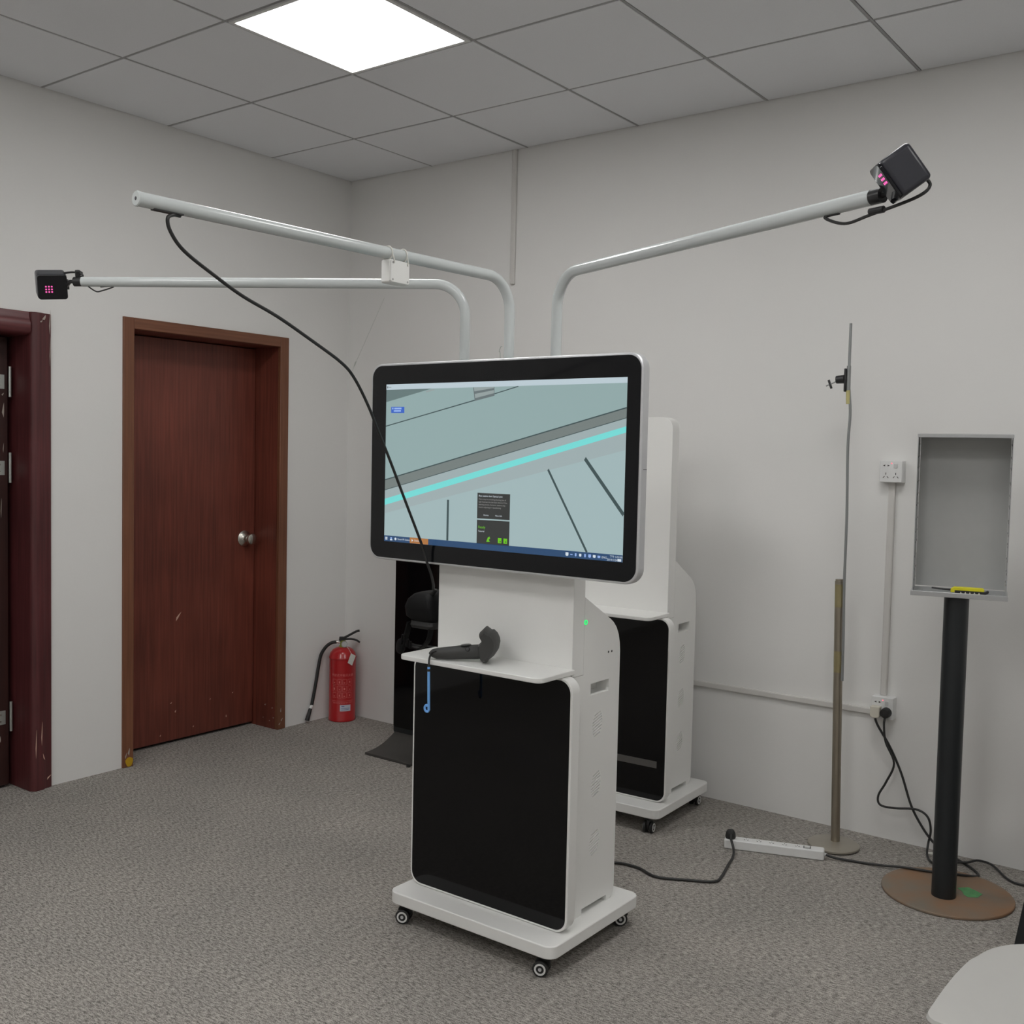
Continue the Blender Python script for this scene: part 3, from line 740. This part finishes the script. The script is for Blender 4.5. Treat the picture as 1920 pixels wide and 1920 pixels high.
hdo = obj('tracking_head', hd, 'greyplastic', ct, smooth=True)
hand_top = [(-0.0139, 0.0215), (-0.0066, 0.0293), (0.0099, 0.0346), (0.0502, 0.041), (0.077, 0.0453), (0.1334, 0.0510), (0.142, 0.048)]
hand_bot = [(-0.0139, 0.0150), (-0.0080, 0.0070), (0.0050, 0.0015), (0.0502, 0.0022), (0.077, 0.004), (0.1334, 0.0075), (0.142, 0.010)]
secs = []
for (s0, zt_), (s1, zb_) in zip(hand_top, hand_bot):
    zc = (zt_ + zb_) / 2; rz_ = (zt_ - zb_) / 2; ry = min(0.020, max(0.006, rz_ * 1.05))
    secs.append([(s0, ry * math.cos(a), zc + rz_ * math.sin(a)) for a in [k / 16 * 2 * PI for k in range(16)]])
gp = obj('grip', loft(secs), 'greyplastic', ct, smooth=True)
obj('grip_button', lathe([(0, 0.0025), (0.005, 0.002), (0.0068, 0)], 14, mtx=Matrix.Translation((0.104, -0.0188, 0.038)) @ frame_to((0, -1, 0.3))), 'blackplastic', gp, smooth=True)
obj('trackpad', lathe([(0, 0.002), (0.014, 0.002), (0.0165, 0)], 20, mtx=Matrix.Translation((0.095, 0, 0.0470)) @ frame_to((-0.1, 0, 1))), 'blackplastic', gp, smooth=True)
obj('lanyard_loop', tube(smooth_path([(0.010, -0.0130, 0.028), (-0.002, -0.0150, 0.024), (-0.008, -0.0160, 0.012), (-0.0095, -0.0200, 0.002), (-0.0090, -0.0240, -0.006), (-0.0090, -0.0255, -0.020)], 5), 0.0030, 8), 'rubber', ct, smooth=True)
st = obj('wrist_strap', tube([(-0.0090, -0.0255, -0.018), (-0.0085, -0.0258, -0.05), (-0.0075, -0.0258, -0.10), (-0.0065, -0.0258, -0.146)], 0.0042, 8), 'strap', ct, smooth=True)
obj('strap_toggle', cyl((-0.0090, -0.0257, -0.031), (-0.0090, -0.0257, -0.024), 0.0050, 10), 'rubber', ct)
obj('strap_loop', tube(smooth_path([(-0.0065, -0.0258, -0.143), (-0.010, -0.0258, -0.150), (-0.0165, -0.0258, -0.147), (-0.0185, -0.0258, -0.138), (-0.014, -0.0258, -0.131), (-0.008, -0.0258, -0.134)], 5), 0.0038, 8), 'strap', ct, smooth=True)

# ------------------------------------------------------------------ black poster display behind the kiosk
bp_ = thing('poster_display', 'tall black glossy poster display on a flared foot behind the kiosk', 'display', (0.83, -0.30, 0))
obj('housing', prism(rrect(-0.176, 0.176, 0.066, 1.46, 0.012), 0.001, 0.045, 'y'), 'blackpaint', bp_, bevel=0.003)
obj('glass_front', prism(rrect(-0.172, 0.172, 0.098, 1.455, 0.008), -0.003, 0.0008, 'y'), 'glass', bp_)
fp = []
for k in range(9):
    q = k / 8; fp.append((-0.205 + 0.205 * q, 0.012 + 0.060 * q ** 2.2))
prof_f = fp + [(0.10, 0.072), (0.20, 0.012), (0.20, 0.0), (-0.205, 0.0)]
obj('foot', prism(prof_f, -0.166, 0.130, 'x'), 'footgrey', bp_, bevel=0.002)
obj('foot_pad', cyl((0.126, -0.216, 0), (0.126, -0.216, 0.012), 0.010, 12), 'rubber', bp_)

# ------------------------------------------------------------------ fire extinguisher
fx = thing('fire_extinguisher', 'red fire extinguisher with black hose in the room corner', 'extinguisher', (0.094, -0.106, 0), 0.0)
FR = 0.0725
obj('cylinder', lathe([(0, 0.002), (FR - 0.004, 0.0), (FR, 0.004), (FR, 0.012), (FR - 0.0015, 0.015), (FR - 0.0015, 0.335), (FR + 0.0006, 0.337), (FR + 0.0006, 0.343), (FR - 0.0015, 0.346), (FR - 0.006, 0.365), (FR - 0.018, 0.381), (FR - 0.036, 0.391), (0.024, 0.395), (0, 0.396)], 48), 'red', fx, smooth=True)
cd = Vector((4.19413 - 0.094, -4.07814 + 0.106, 0)).normalized()   # the printed side faces into the room
ang0 = math.atan2(cd.y, cd.x)
def wrap(rr, da=0.0):
    def f(v):
        a = ang0 + da + v.x / rr
        return (rr * math.cos(a), rr * math.sin(a), v.y)
    return f
pb = bmesh.new()
RR = FR - 0.0009
text_bm('手提式干粉灭火器', 0.0155, pb, (lambda g: lambda v: g(Vector((v.x, v.y + 0.248, 0))))(wrap(RR)), 0, 'CENTER')
def wrect(x0, x1, z0, z1, bm, rr):
    n = max(1, int((x1 - x0) / 0.006)); g = wrap(rr)
    for i in range(n):
        a, b = x0 + (x1 - x0) * i / n, x0 + (x1 - x0) * (i + 1) / n
        bm.faces.new([bm.verts.new(g(Vector(q))) for q in ((a, z0, 0), (b, z0, 0), (b, z1, 0), (a, z1, 0))])
for r_ in range(3):                                   # pictogram frames and instruction lines
    for c_ in range(4):
        x0 = -0.055 + c_ * 0.028; z0 = 0.203 - r_ * 0.036
        for q in ((x0, x0 + .022, z0, z0 + .0012), (x0, x0 + .022, z0 + .028, z0 + .0292), (x0, x0 + .0012, z0, z0 + .029), (x0 + .0208, x0 + .022, z0, z0 + .029)): wrect(*q, pb, RR)
        wrect(x0 + .006 + .003 * (c_ % 2), x0 + .014, z0 + .008, z0 + .012 + .007 * ((r_ + c_) % 2), pb, RR)
wrect(-0.062, 0.062, 0.1150, 0.1162, pb, RR); wrect(-0.062, 0.062, 0.1085, 0.1093, pb, RR)
for k in range(12): wrect(-0.052 + .009 * k, -0.047 + .009 * k, 0.102, 0.1052, pb, RR)
obj('printing', pb, 'inkpink', fx)
sb = bmesh.new(); wrect(-0.012, 0.047, 0.060, 0.094, sb, FR + 0.0002); obj('sticker', sb, 'sticker', fx)
sb = bmesh.new(); wrect(-0.004, 0.012, 0.084, 0.089, sb, FR + 0.0006); wrect(-0.006, 0.040, 0.074, 0.0765, sb, FR + 0.0006); wrect(-0.006, 0.036, 0.067, 0.069, sb, FR + 0.0006); obj('sticker_print', sb, 'inkblue', fx)
obj('valve', lathe([(0, 0.394), (0.021, 0.394), (0.021, 0.402), (0.015, 0.406), (0.014, 0.430), (0, 0.432)], 20), 'brass', fx, smooth=True)
side = Vector((-cd.y, cd.x, 0))                       # to the viewer's right
def FP(a, b, z): return side * a + cd * b + Vector((0, 0, z))
g_ = obj('gauge', lathe([(0, 0.0), (0.0165, 0.0), (0.0165, 0.012), (0.0135, 0.012), (0.0135, 0.010), (0, 0.010)], 24, mtx=Matrix.Translation(FP(0.008, 0.016, 0.413)) @ frame_to(cd)), 'grille', fx, smooth=True)
obj('gauge_face', lathe([(0, 0.0105), (0.0132, 0.0105), (0.0132, 0.0098), (0, 0.0098)], 20, mtx=Matrix.Translation(FP(0.008, 0.016, 0.413)) @ frame_to(cd)), 'gaugeface', fx)
def flatbar(pts, wd, th, name, m_):
    P_ = smooth_path(pts, 5); bm = bmesh.new(); rings = []
    for i, p in enumerate(P_):
        tn = (P_[min(i + 1, len(P_) - 1)] - P_[max(i - 1, 0)]).normalized(); nn = tn.cross(cd).normalized()
        w_ = wd[0] + (wd[1] - wd[0]) * i / (len(P_) - 1)
        rings.append([bm.verts.new(p + cd * (a * w_ / 2) + nn * (b * th / 2)) for a, b in ((-1, -1), (1, -1), (1, 1), (-1, 1))])
    for A, B in zip(rings, rings[1:]):
        for k in range(4): bm.faces.new((A[k], A[(k + 1) % 4], B[(k + 1) % 4], B[k]))
    bm.faces.new(rings[0][::-1]); bm.faces.new(rings[-1])
    return obj(name, bm, m_, fx, smooth=True)
flatbar([FP(-0.020, 0, 0.432), FP(0.010, 0, 0.446), FP(0.040, 0, 0.462), FP(0.070, 0, 0.478), FP(0.088, 0, 0.482)], (0.022, 0.017), 0.010, 'squeeze_lever', 'rubber')
flatbar([FP(-0.020, 0, 0.436), FP(0.010, 0, 0.437), FP(0.045, 0, 0.437), FP(0.070, 0, 0.431), FP(0.090, 0, 0.419)], (0.022, 0.017), 0.008, 'carry_handle', 'rubber')
obj('handle_block', box(-0.012, 0.012, -0.010, 0.010, 0, 0.022), 'rubber', fx, bevel=0.003, loc=FP(-0.008, 0, 0.428), rot=(0, 0, math.atan2(side.y, side.x)))
obj('hose_coupling', cyl(FP(-0.012, 0, 0.419), FP(-0.036, 0, 0.421), 0.006, 14), 'steel', fx, smooth=True)
hp = [FP(-0.034, 0, 0.421), FP(-0.060, 0, 0.417), FP(-0.090, 0.0, 0.395), FP(-0.116, 0.0, 0.352), FP(-0.140, 0.0, 0.290), FP(-0.160, 0.0, 0.22), FP(-0.185, 0.0, 0.14), FP(-0.205, 0.0, 0.085)]
wl = [Vector((max(p.x, -0.080), p.y, p.z)) for p in hp]
obj('hose', tube(smooth_path([tuple(p) for p in wl], 6), 0.0088, 12), 'rubber', fx, smooth=True)
obj('hose_ferrule', cyl(wl[-1] + Vector((0.0003, 0.002, 0.004)), wl[-1] + Vector((0.001, -0.008, -0.012)), 0.0092, 14), 'outlet', fx)
obj('nozzle', cyl(wl[-1] + Vector((0.001, -0.008, -0.012)), wl[-1] + Vector((0.006, -0.036, -0.070)), 0.0092, 16, r1=0.0125), 'rubber', fx, smooth=True)
tgp = [FP(0.043, 0.066, 0.372), FP(0.068, 0.055, 0.356), FP(0.050, 0.062, 0.305), FP(0.026, 0.0745, 0.322)]
tb = bmesh.new(); A = [tb.verts.new(p) for p in tgp]; B = [tb.verts.new(p + cd * 0.001) for p in tgp]
tb.faces.new(A); tb.faces.new(B[::-1])
for i in range(4): tb.faces.new((A[i], A[(i + 1) % 4], B[(i + 1) % 4], B[i]))
obj('tag', tb, 'paper', fx)
obj('tag_string', tube([FP(0.014, 0.014, 0.405), FP(0.030, 0.045, 0.392), FP(0.045, 0.066, 0.370)], 0.0008, 6), 'paper', fx)

# ------------------------------------------------------------------ wall outlets, plugs, cords
def outlet(label, x0, x1, z0, z1, plugs):
    t = thing('wall_outlet', label, 'outlet', ((x0 + x1) / 2, 0, z0), 0, 'socket boxes on the right wall')
    w_, h_ = (x1 - x0) / 2, z1 - z0
    obj('back_box', prism(rrect(-w_, w_, 0, h_, 0.003), -0.036, -0.0005, 'y'), 'outlet', t, bevel=0.002)
    fp_ = obj('face_plate', prism(rrect(-w_ + .0005, w_ - .0005, 0.0005, h_ - .0005, 0.003), -0.0435, -0.0365, 'y'), 'outlet', t, bevel=0.002)
    for (sx, s) in ((-0.026, -1), (-0.009, 1)):
        obj('socket_slot', prism([(sx - s * 0.004, 0.060), (sx + s * 0.0045, 0.0635), (sx - s * 0.004, 0.067)] if s > 0 else [(sx + 0.004, 0.060), (sx + 0.004, 0.067), (sx - 0.0045, 0.0635)], -0.0441, -0.0430, 'y'), 'rubber', fp_)
    if not plugs:
        for cx in (-0.0185, 0.0185):
            for (dx, dz, a) in ((0, 0.011, 0), (-0.0072, -0.002, 0.7), (0.0072, -0.002, -0.7)):
                o_ = obj('socket_slot', box(-0.0011, 0.0011, -0.0006, 0.0006, -0.0040, 0.0040), 'rubber', fp_, loc=(cx + dx, -0.0439, 0.022 + dz), rot=(0, a, 0))
    obj('rocker_switch', box(0.010, 0.024, -0.0455, -0.0430, 0.054, 0.070), mat('switch', (0.62, 0.625, 0.62), 0.3), fp_, bevel=0.001)
    obj('indicator_light', lathe([(0, 0.0006), (0.0022, 0.0005), (0.0026, 0)], 10, mtx=Matrix.Translation((0.002, -0.0435, 0.072)) @ frame_to((0, -1, 0))), 'redled', fp_)
    return t
outlet('upper white socket box with nothing plugged in', 2.903, 2.987, 1.373, 1.455, False)
outlet('lower white socket box with two plugs in it', 2.907, 2.989, 0.472, 0.556, True)

cr1 = [(2.930, -0.062, 0.474), (2.940, -0.055, 0.445), (2.985, -0.045, 0.37), (3.029, -0.040, 0.276), (3.069, -0.038, 0.162), (3.111, -0.036, 0.09), (3.15, -0.037, 0.045), (3.192, -0.045, 0.020), (3.242, -0.055, 0.0065), (3.309, -0.115, 0.006), (3.342, -0.162, 0.006), (3.338, -0.198, 0.0098),
       (3.29, -0.235, 0.0160), (3.21, -0.270, 0.0160), (3.123, -0.292, 0.0160), (3.06, -0.306, 0.0100), (2.99, -0.318, 0.006), (2.955, -0.325, 0.0058), (2.9, -0.350, 0.010), (2.866, -0.362, 0.018)]
p1 = thing('mains_cable', 'black cord running from the ivory plug to the power strip', 'cord', (2.93, -0.05, 0.45))
o1 = Vector(p1.location)
obj('cord', tube(smooth_path([Vector(p) - o1 for p in cr1], 6), 0.0045, 10), 'cable', p1, smooth=True)
obj('plug', prism(rrect(2.911 - o1.x, 2.947 - o1.x, 0.478 - o1.z, 0.522 - o1.z, (0.010, 0.010, 0.004, 0.004)), -0.072 - o1.y, -0.0438 - o1.y, 'y'), 'ivory', p1, bevel=0.003)
cr2 = [(2.966, -0.062, 0.484), (2.964, -0.062, 0.45), (2.971, -0.055, 0.388), (3.004, -0.052, 0.313), (2.977, -0.052, 0.235), (2.949, -0.048, 0.177), (2.957, -0.046, 0.142), (3.011, -0.046, 0.141), (3.089, -0.047, 0.154), (3.132, -0.048, 0.136), (3.146, -0.048, 0.088), (3.139, -0.048, 0.035), (3.147, -0.087, 0.007), (3.180, -0.150, 0.006), (3.205, -0.150, 0.006),
       (3.259, -0.100, 0.010), (3.29, -0.086, 0.0145), (3.318, -0.060, 0.020), (3.362, -0.045, 0.010), (3.423, -0.125, 0.006), (3.463, -0.157, 0.006), (3.53, -0.151, 0.006), (3.75, -0.12, 0.006)]
p2 = thing('mains_cable', 'black cord looping from the round black plug behind the stand pole', 'cord', (2.966, -0.05, 0.45))
o2 = Vector(p2.location)
obj('cord', tube(smooth_path([Vector(p) - o2 for p in cr2], 6), 0.0042, 10), 'cable', p2, smooth=True)
obj('plug', lathe([(0, 0.026), (0.015, 0.026), (0.0185, 0.022), (0.0195, 0.0), (0, 0.0)], 24, mtx=Matrix.Translation(Vector((2.966, -0.0438, 0.500)) - o2) @ frame_to((0, -1, 0))), 'rubber', p2, smooth=True)

# power strip on the carpet
a_ = math.atan2(0.122, 0.337)
ps = thing('power_strip', 'long white six-way power strip on the carpet', 'power strip', (2.6925, -0.4225, 0), a_)
L2 = 0.179
sbody = obj('housing', prism(rrect(-L2, L2, -0.023, 0.023, 0.008), 0.001, 0.036, 'z'), 'outlet', ps, bevel=0.004, seg=3)
for k in range(5):
    cx = -0.10 + k * 0.046
    for (dx, dy, a) in ((0, 0.008, 0), (-0.006, -0.003, 0.7), (0.006, -0.003, -0.7)):
        obj('socket_slot', box(-0.001, 0.001, -0.0035, 0.0035, -0.0004, 0.0004), 'darkslot', sbody, loc=(cx + dx, dy, 0.0362), rot=(0, 0, a))
obj('switch_surround', box(0.105, 0.131, -0.012, 0.012, 0.0361, 0.0368), 'rubber', sbody)
obj('rocker_switch', prism([(-0.010, 0.0369), (0.010, 0.0369), (0.010, 0.0385), (-0.010, 0.0415)], 0.108, 0.128, 'x'), 'outlet', sbody)
obj('cord_grommet', cyl((L2 - 0.001, 0, 0.018), (L2 + 0.010, 0, 0.018), 0.0065, 12, r1=0.0045), 'outlet', sbody)
pc = thing('mains_cable', 'black cord plugged into the power strip and leading behind the kiosk', 'cord', (2.545, -0.478, 0.0))
o3 = Vector(pc.location)
obj('plug', lathe([(0, 0), (0.018, 0), (0.0195, 0.006), (0.017, 0.022), (0.012, 0.030), (0, 0.031)], 20, mtx=Matrix.Translation((0.0, 0.0, 0.0366))), 'rubber', pc, smooth=True)
cr3 = [(2.549, -0.485, 0.055), (2.565, -0.515, 0.045), (2.590, -0.545, 0.020), (2.603, -0.580, 0.007), (2.621, -0.656, 0.006), (2.65, -0.774, 0.006), (2.647, -0.824, 0.006), (2.573, -0.869, 0.006), (2.475, -0.915, 0.006), (2.391, -0.888, 0.007), (2.311, -0.892, 0.006), (2.278, -0.945, 0.006), (2.26, -1.10, 0.006), (2.25, -1.22, 0.006)]
obj('cord', tube(smooth_path([Vector(p) - o3 for p in cr3], 6), 0.0046, 10), 'cable', pc, smooth=True)

# scrap of paper by the wall
tag(obj('paper_scrap', prism([(3.135, -0.066), (3.158, -0.060), (3.162, -0.044), (3.150, -0.036), (3.132, -0.048)], 0.001, 0.003, 'z'), 'paper'), 'small white paper scrap on the carpet by the black pole', 'paper')

# ------------------------------------------------------------------ nickel stand with a rod
ns = thing('metal_stand', 'slim brushed-metal stand with a round base and taped rod', 'stand', (2.842, -0.215, 0))
obj('base_disc', lathe([(0, 0.0), (0.085, 0.0), (0.094, 0.006), (0.094, 0.012), (0.088, 0.0155), (0.03, 0.018), (0.02, 0.020), (0, 0.020)], 48), 'nickeldisc', ns, smooth=True)
lean = -0.020
pole = obj('pole', tube([(0.002, 0.012, 0.018), (lean, 0.012, 1.002)], 0.0165, 24), 'nickel', ns, smooth=True)
obj('pole_end', tube([(lean, 0.012, 1.0022), (lean - .0003, 0.012, 1.009)], 0.0145, 20), 'nickel', ns)
rod = obj('rod', tube(smooth_path([(0.010, -0.004, 0.632), (0.008, -0.004, 0.80), (0.003, -0.002, 1.0), (0.002, 0, 1.25), (-0.004, 0, 1.50), (0.000, 0, 1.62), (-0.006, 0, 1.70), (-0.010, 0, 1.75), (-0.011, 0.002, 1.955)], 6), 0.0052, 10), 'rod', ns, smooth=True)
for (z0, z1) in ((0.905, 0.99), (0.66, 0.74)):
    q = lambda z: 0.002 + (lean - 0.002) * (z - 0.018) / 0.984
    obj('tape', tube([(q(z0) + .001, 0.011, z0), (q(z1) + .001, 0.011, z1)], 0.0170, 24, caps=False), mat('tape_b', (0.36, 0.31, 0.17), 0.3, 0.5), ns, smooth=True)
gc = obj('clamp_plate', box(-0.0250, -0.0170, -0.012, 0.012, 1.705, 1.79), 'blackplastic', ns, bevel=0.002)
obj('clamp_knob', cyl((-0.0252, 0, 1.752), (-0.056, 0, 1.750), 0.0165, 16, r1=0.0145), 'blackplastic', gc, smooth=True)
obj('clamp_screw', tube([(-0.056, 0, 1.744), (-0.095, 0, 1.728)], 0.0026, 8), 'rod', gc)
for s in (-1, 1): obj('clamp_wing', box(-0.004, 0.004, -0.003, 0.003, 0, 0.017), 'blackplastic', gc, bevel=0.001, loc=(-0.080, 0, 1.734), rot=(0, -0.35 + (0 if s > 0 else PI), 0))
obj('tape', tube([(-0.0085, 0, 1.66), (-0.0105, 0, 1.71)], 0.0085, 12), 'tape', ns, smooth=True)
obj('tape', tube([(-0.0105, 0, 1.71), (-0.0115, 0, 1.80)], 0.0075, 12), 'rod', ns, smooth=True)

# ------------------------------------------------------------------ black pole stand with an open aluminium box
bs = thing('display_stand', 'black pole on a rusty disc carrying an open aluminium box', 'stand', (3.297, -0.395, 0))
obj('base_disc', lathe([(0, 0.001), (0.207, 0.001), (0.209, 0.003), (0.209, 0.008), (0.207, 0.010), (0, 0.010)], 64), 'rust', bs, smooth=True)
gpts = [(3.318, -0.345), (3.345, -0.315), (3.375, -0.330), (3.398, -0.345), (3.392, -0.385), (3.365, -0.402), (3.35, -0.39), (3.338, -0.365)]
obj('paint_patch', prism([(p[0] - 3.297, p[1] + 0.395) for p in gpts], 0.0101, 0.0108, 'z'), 'greenpaint', bs)
obj('pole', lathe([(0.0, 0.0102), (0.0385, 0.0102), (0.0385, 1.026), (0.0, 1.026)], 40, mtx=Matrix.Translation((0.0, -0.043, 0))), 'blackpaint', bs, smooth=True)
W_, H_, Dp = 0.281, 0.511, 0.120
R_ = Matrix.Rotation(0.225, 3, 'Z') @ Matrix.Rotation(0.045, 3, 'X')
def boxpart(name, bm, m_, parent, bevel=0.0):
    bmesh.ops.transform(bm, matrix=Matrix.Translation((0.019, -0.101, 1.0275)) @ R_.to_4x4(), verts=bm.verts)
    return obj(name, bm, m_, parent, bevel=bevel)
w2 = W_ / 2
bk = boxpart('back_sheet', box(-w2 + .003, w2 - .003, Dp - 0.002, Dp, 0.004, H_ - 0.004), 'aluinner', bs)
boxpart('side_sheet', box(-w2, -w2 + 0.002, 0, Dp, 0.001, H_), 'alu', bs)
boxpart('side_sheet', box(w2 - 0.002, w2, 0, Dp, 0.001, H_), 'alu', bs)
tp = boxpart('top_rail', box(-w2 - 0.001, w2 + 0.001, -0.002, Dp, H_ + 0.0003, H_ + 0.004), 'alu', bs)
boxpart('top_lip', box(-w2 - 0.001, w2 + 0.001, -0.004, -0.0022, H_ - 0.006, H_ + 0.004), 'alu', bs)
boxpart('bottom_tray', box(-w2 - 0.004, w2 + 0.004, -0.004, Dp, -0.0005, 0.0008), 'alu', bs)
boxpart('bottom_lip', box(-w2 - 0.005, w2 + 0.005, -0.008, -0.0042, -0.012, 0.004), 'alu', bs, bevel=0.001)
hole_mesh = None
for sd in (-1, 1):
    for k in range(12):
        z = 0.03 + k * 0.041 + (0.006 if k % 3 == 0 else 0)
        for yy in (0.020, Dp - 0.020):
            mt_ = Matrix.Translation((0.019, -0.101, 1.0275)) @ R_.to_4x4() @ Matrix.Translation((sd * (w2 - 0.0022), yy, z)) @ frame_to((-sd, 0, 0))
            if hole_mesh is None:
                o = obj('rivet', lathe([(0, 0), (0.0034, 0), (0.0034, 0.0008), (0, 0.0008)], 10), 'hole', bs); hole_mesh = o.data
            else:
                o = bpy.data.objects.new('rivet', hole_mesh); C.objects.link(o); o.parent = bs
            o.matrix_local = mt_
for (x, y) in ((-0.118, 0.05), (0.118, 0.03), (-0.06, 0.08)):
    boxpart('slot_mark', box(x - 0.009, x + 0.009, y - 0.006, y + 0.006, 0.0009, 0.0014), 'grille', bs)
# yellow folding tool lying in the box
kn = thing('utility_knife', 'yellow and black utility knife lying in the open aluminium box', 'tool', (0, 0, 0))
kn.matrix_world = Matrix.Translation(Vector((3.297 + 0.019, -0.395 - 0.101, 1.0275))) @ R_.to_4x4() @ Matrix.Translation((0.018, 0.020, 0.0011))
obj('handle', prism([(-0.042, 0.002), (-0.042, 0.013), (-0.032, 0.020), (0.052, 0.020), (0.058, 0.016), (0.058, 0.009), (-0.030, 0.009), (-0.030, 0.002)], -0.009, 0.009, 'y'), 'yellow', kn, bevel=0.0015)
obj('grip', prism([(-0.0295, 0.0005), (-0.0295, 0.0088), (0.060, 0.0088), (0.068, 0.013), (0.072, 0.010), (0.070, 0.004), (0.062, 0.0005)], -0.008, 0.008, 'y'), 'blackplastic', kn, bevel=0.001)
obj('arm', prism([(-0.100, 0.010), (-0.100, 0.014), (-0.060, 0.012), (-0.0425, 0.012), (-0.0425, 0.006), (-0.06, 0.007)], -0.005, 0.005, 'y'), 'blackplastic', kn, bevel=0.001)
for k in range(5): obj('notch', prism([(-0.014 + k * 0.0135, 0.0008), (-0.0115 + k * 0.0135, 0.0065), (-0.008 + k * 0.0135, 0.0008)], -0.0088, -0.0081, 'y'), 'ivory', kn)

# ------------------------------------------------------------------ white chair in the near right corner
ch = thing('chair', 'white plastic chair seat with rounded corners in the near right corner', 'chair', (3.95, -1.92, 0), 0.0)
half = [(0.0, 0.262), (-0.075, 0.252), (-0.135, 0.236), (-0.179, 0.208), (-0.212, 0.170), (-0.231, 0.129), (-0.242, 0.085), (-0.2495, 0.055), (-0.256, -0.02), (-0.2585, -0.10), (-0.2585, -0.170), (-0.258, -0.200), (-0.254, -0.216), (-0.244, -0.227), (-0.225, -0.231), (-0.12, -0.235), (0.0, -0.237)]
outl = half + [(-x, y) for x, y in half[-2:0:-1]]
outl = [(v.x, v.y) for v in smooth_path([(p[0], p[1], 0) for p in outl + outl[:1]], 4)][:-1]
sbm2 = bmesh.new(); rings = []
for (sc_, z) in ((0.93, 0.434), (0.985, 0.438), (1.0, 0.446), (0.99, 0.4525), (0.955, 0.455), (0.75, 0.449), (0.45, 0.445)):
    rings.append([sbm2.verts.new((p[0] * sc_, p[1] * sc_, z)) for p in outl])
for A, B in zip(rings, rings[1:]):
    n = len(A)
    for k in range(n): sbm2.faces.new((A[k], A[(k + 1) % n], B[(k + 1) % n], B[k]))
sbm2.faces.new(rings[0][::-1]); sbm2.faces.new(rings[-1])
obj('seat', sbm2, 'seat', ch, smooth=True)
bb = bmesh.new(); secs = []
for z, x in ((0.40, 0.262), (0.47, 0.270), (0.6, 0.285), (0.75, 0.300), (0.83, 0.310)):
    hw = 0.19 if z < .8 else 0.165
    secs.append([(x - 0.004 - 0.02 * (1 - (p / hw) ** 2) * 0 + 0.0, p, z) for p in (-hw, -hw / 2, 0, hw / 2, hw)] + [(x + 0.006, p, z) for p in (hw, hw / 2, 0, -hw / 2, -hw)])
obj('backrest', loft(secs), 'seat', ch, smooth=True)
for (sx, sy) in ((-1, -1), (-1, 1), (1, -1), (1, 1)):
    obj('leg', tube([(sx * 0.14, sy * 0.14, 0.4335), (sx * 0.17, sy * 0.17, 0.0)], lambda t: 0.014 - 0.003 * t, 12), 'alu', ch, smooth=True)

# ------------------------------------------------------------------ dark side table cut by the right edge
tb_ = thing('side_table', 'black slanted leg of furniture at the right picture edge', 'table', (3.86, -0.55, 0))
for (sx, sy) in ((-1, -1), (1, -1), (1, 1), (-1, 1)):
    lg = loft([[(sx * 0.275 + a * .02, sy * 0.13 + b * .025, 0.0) for a, b in ((-1, -1), (1, -1), (1, 1), (-1, 1))], [(sx * 0.20 + a * .02, sy * 0.13 + b * .025, 0.50) for a, b in ((-1, -1), (1, -1), (1, 1), (-1, 1))]])
    obj('leg', lg, 'blackpaint', tb_, bevel=0.003)
obj('table_top', prism(rrect(-0.225, 0.30, -0.18, 0.18, 0.02), 0.501, 0.525, 'z'), 'blackpaint', tb_, bevel=0.003)
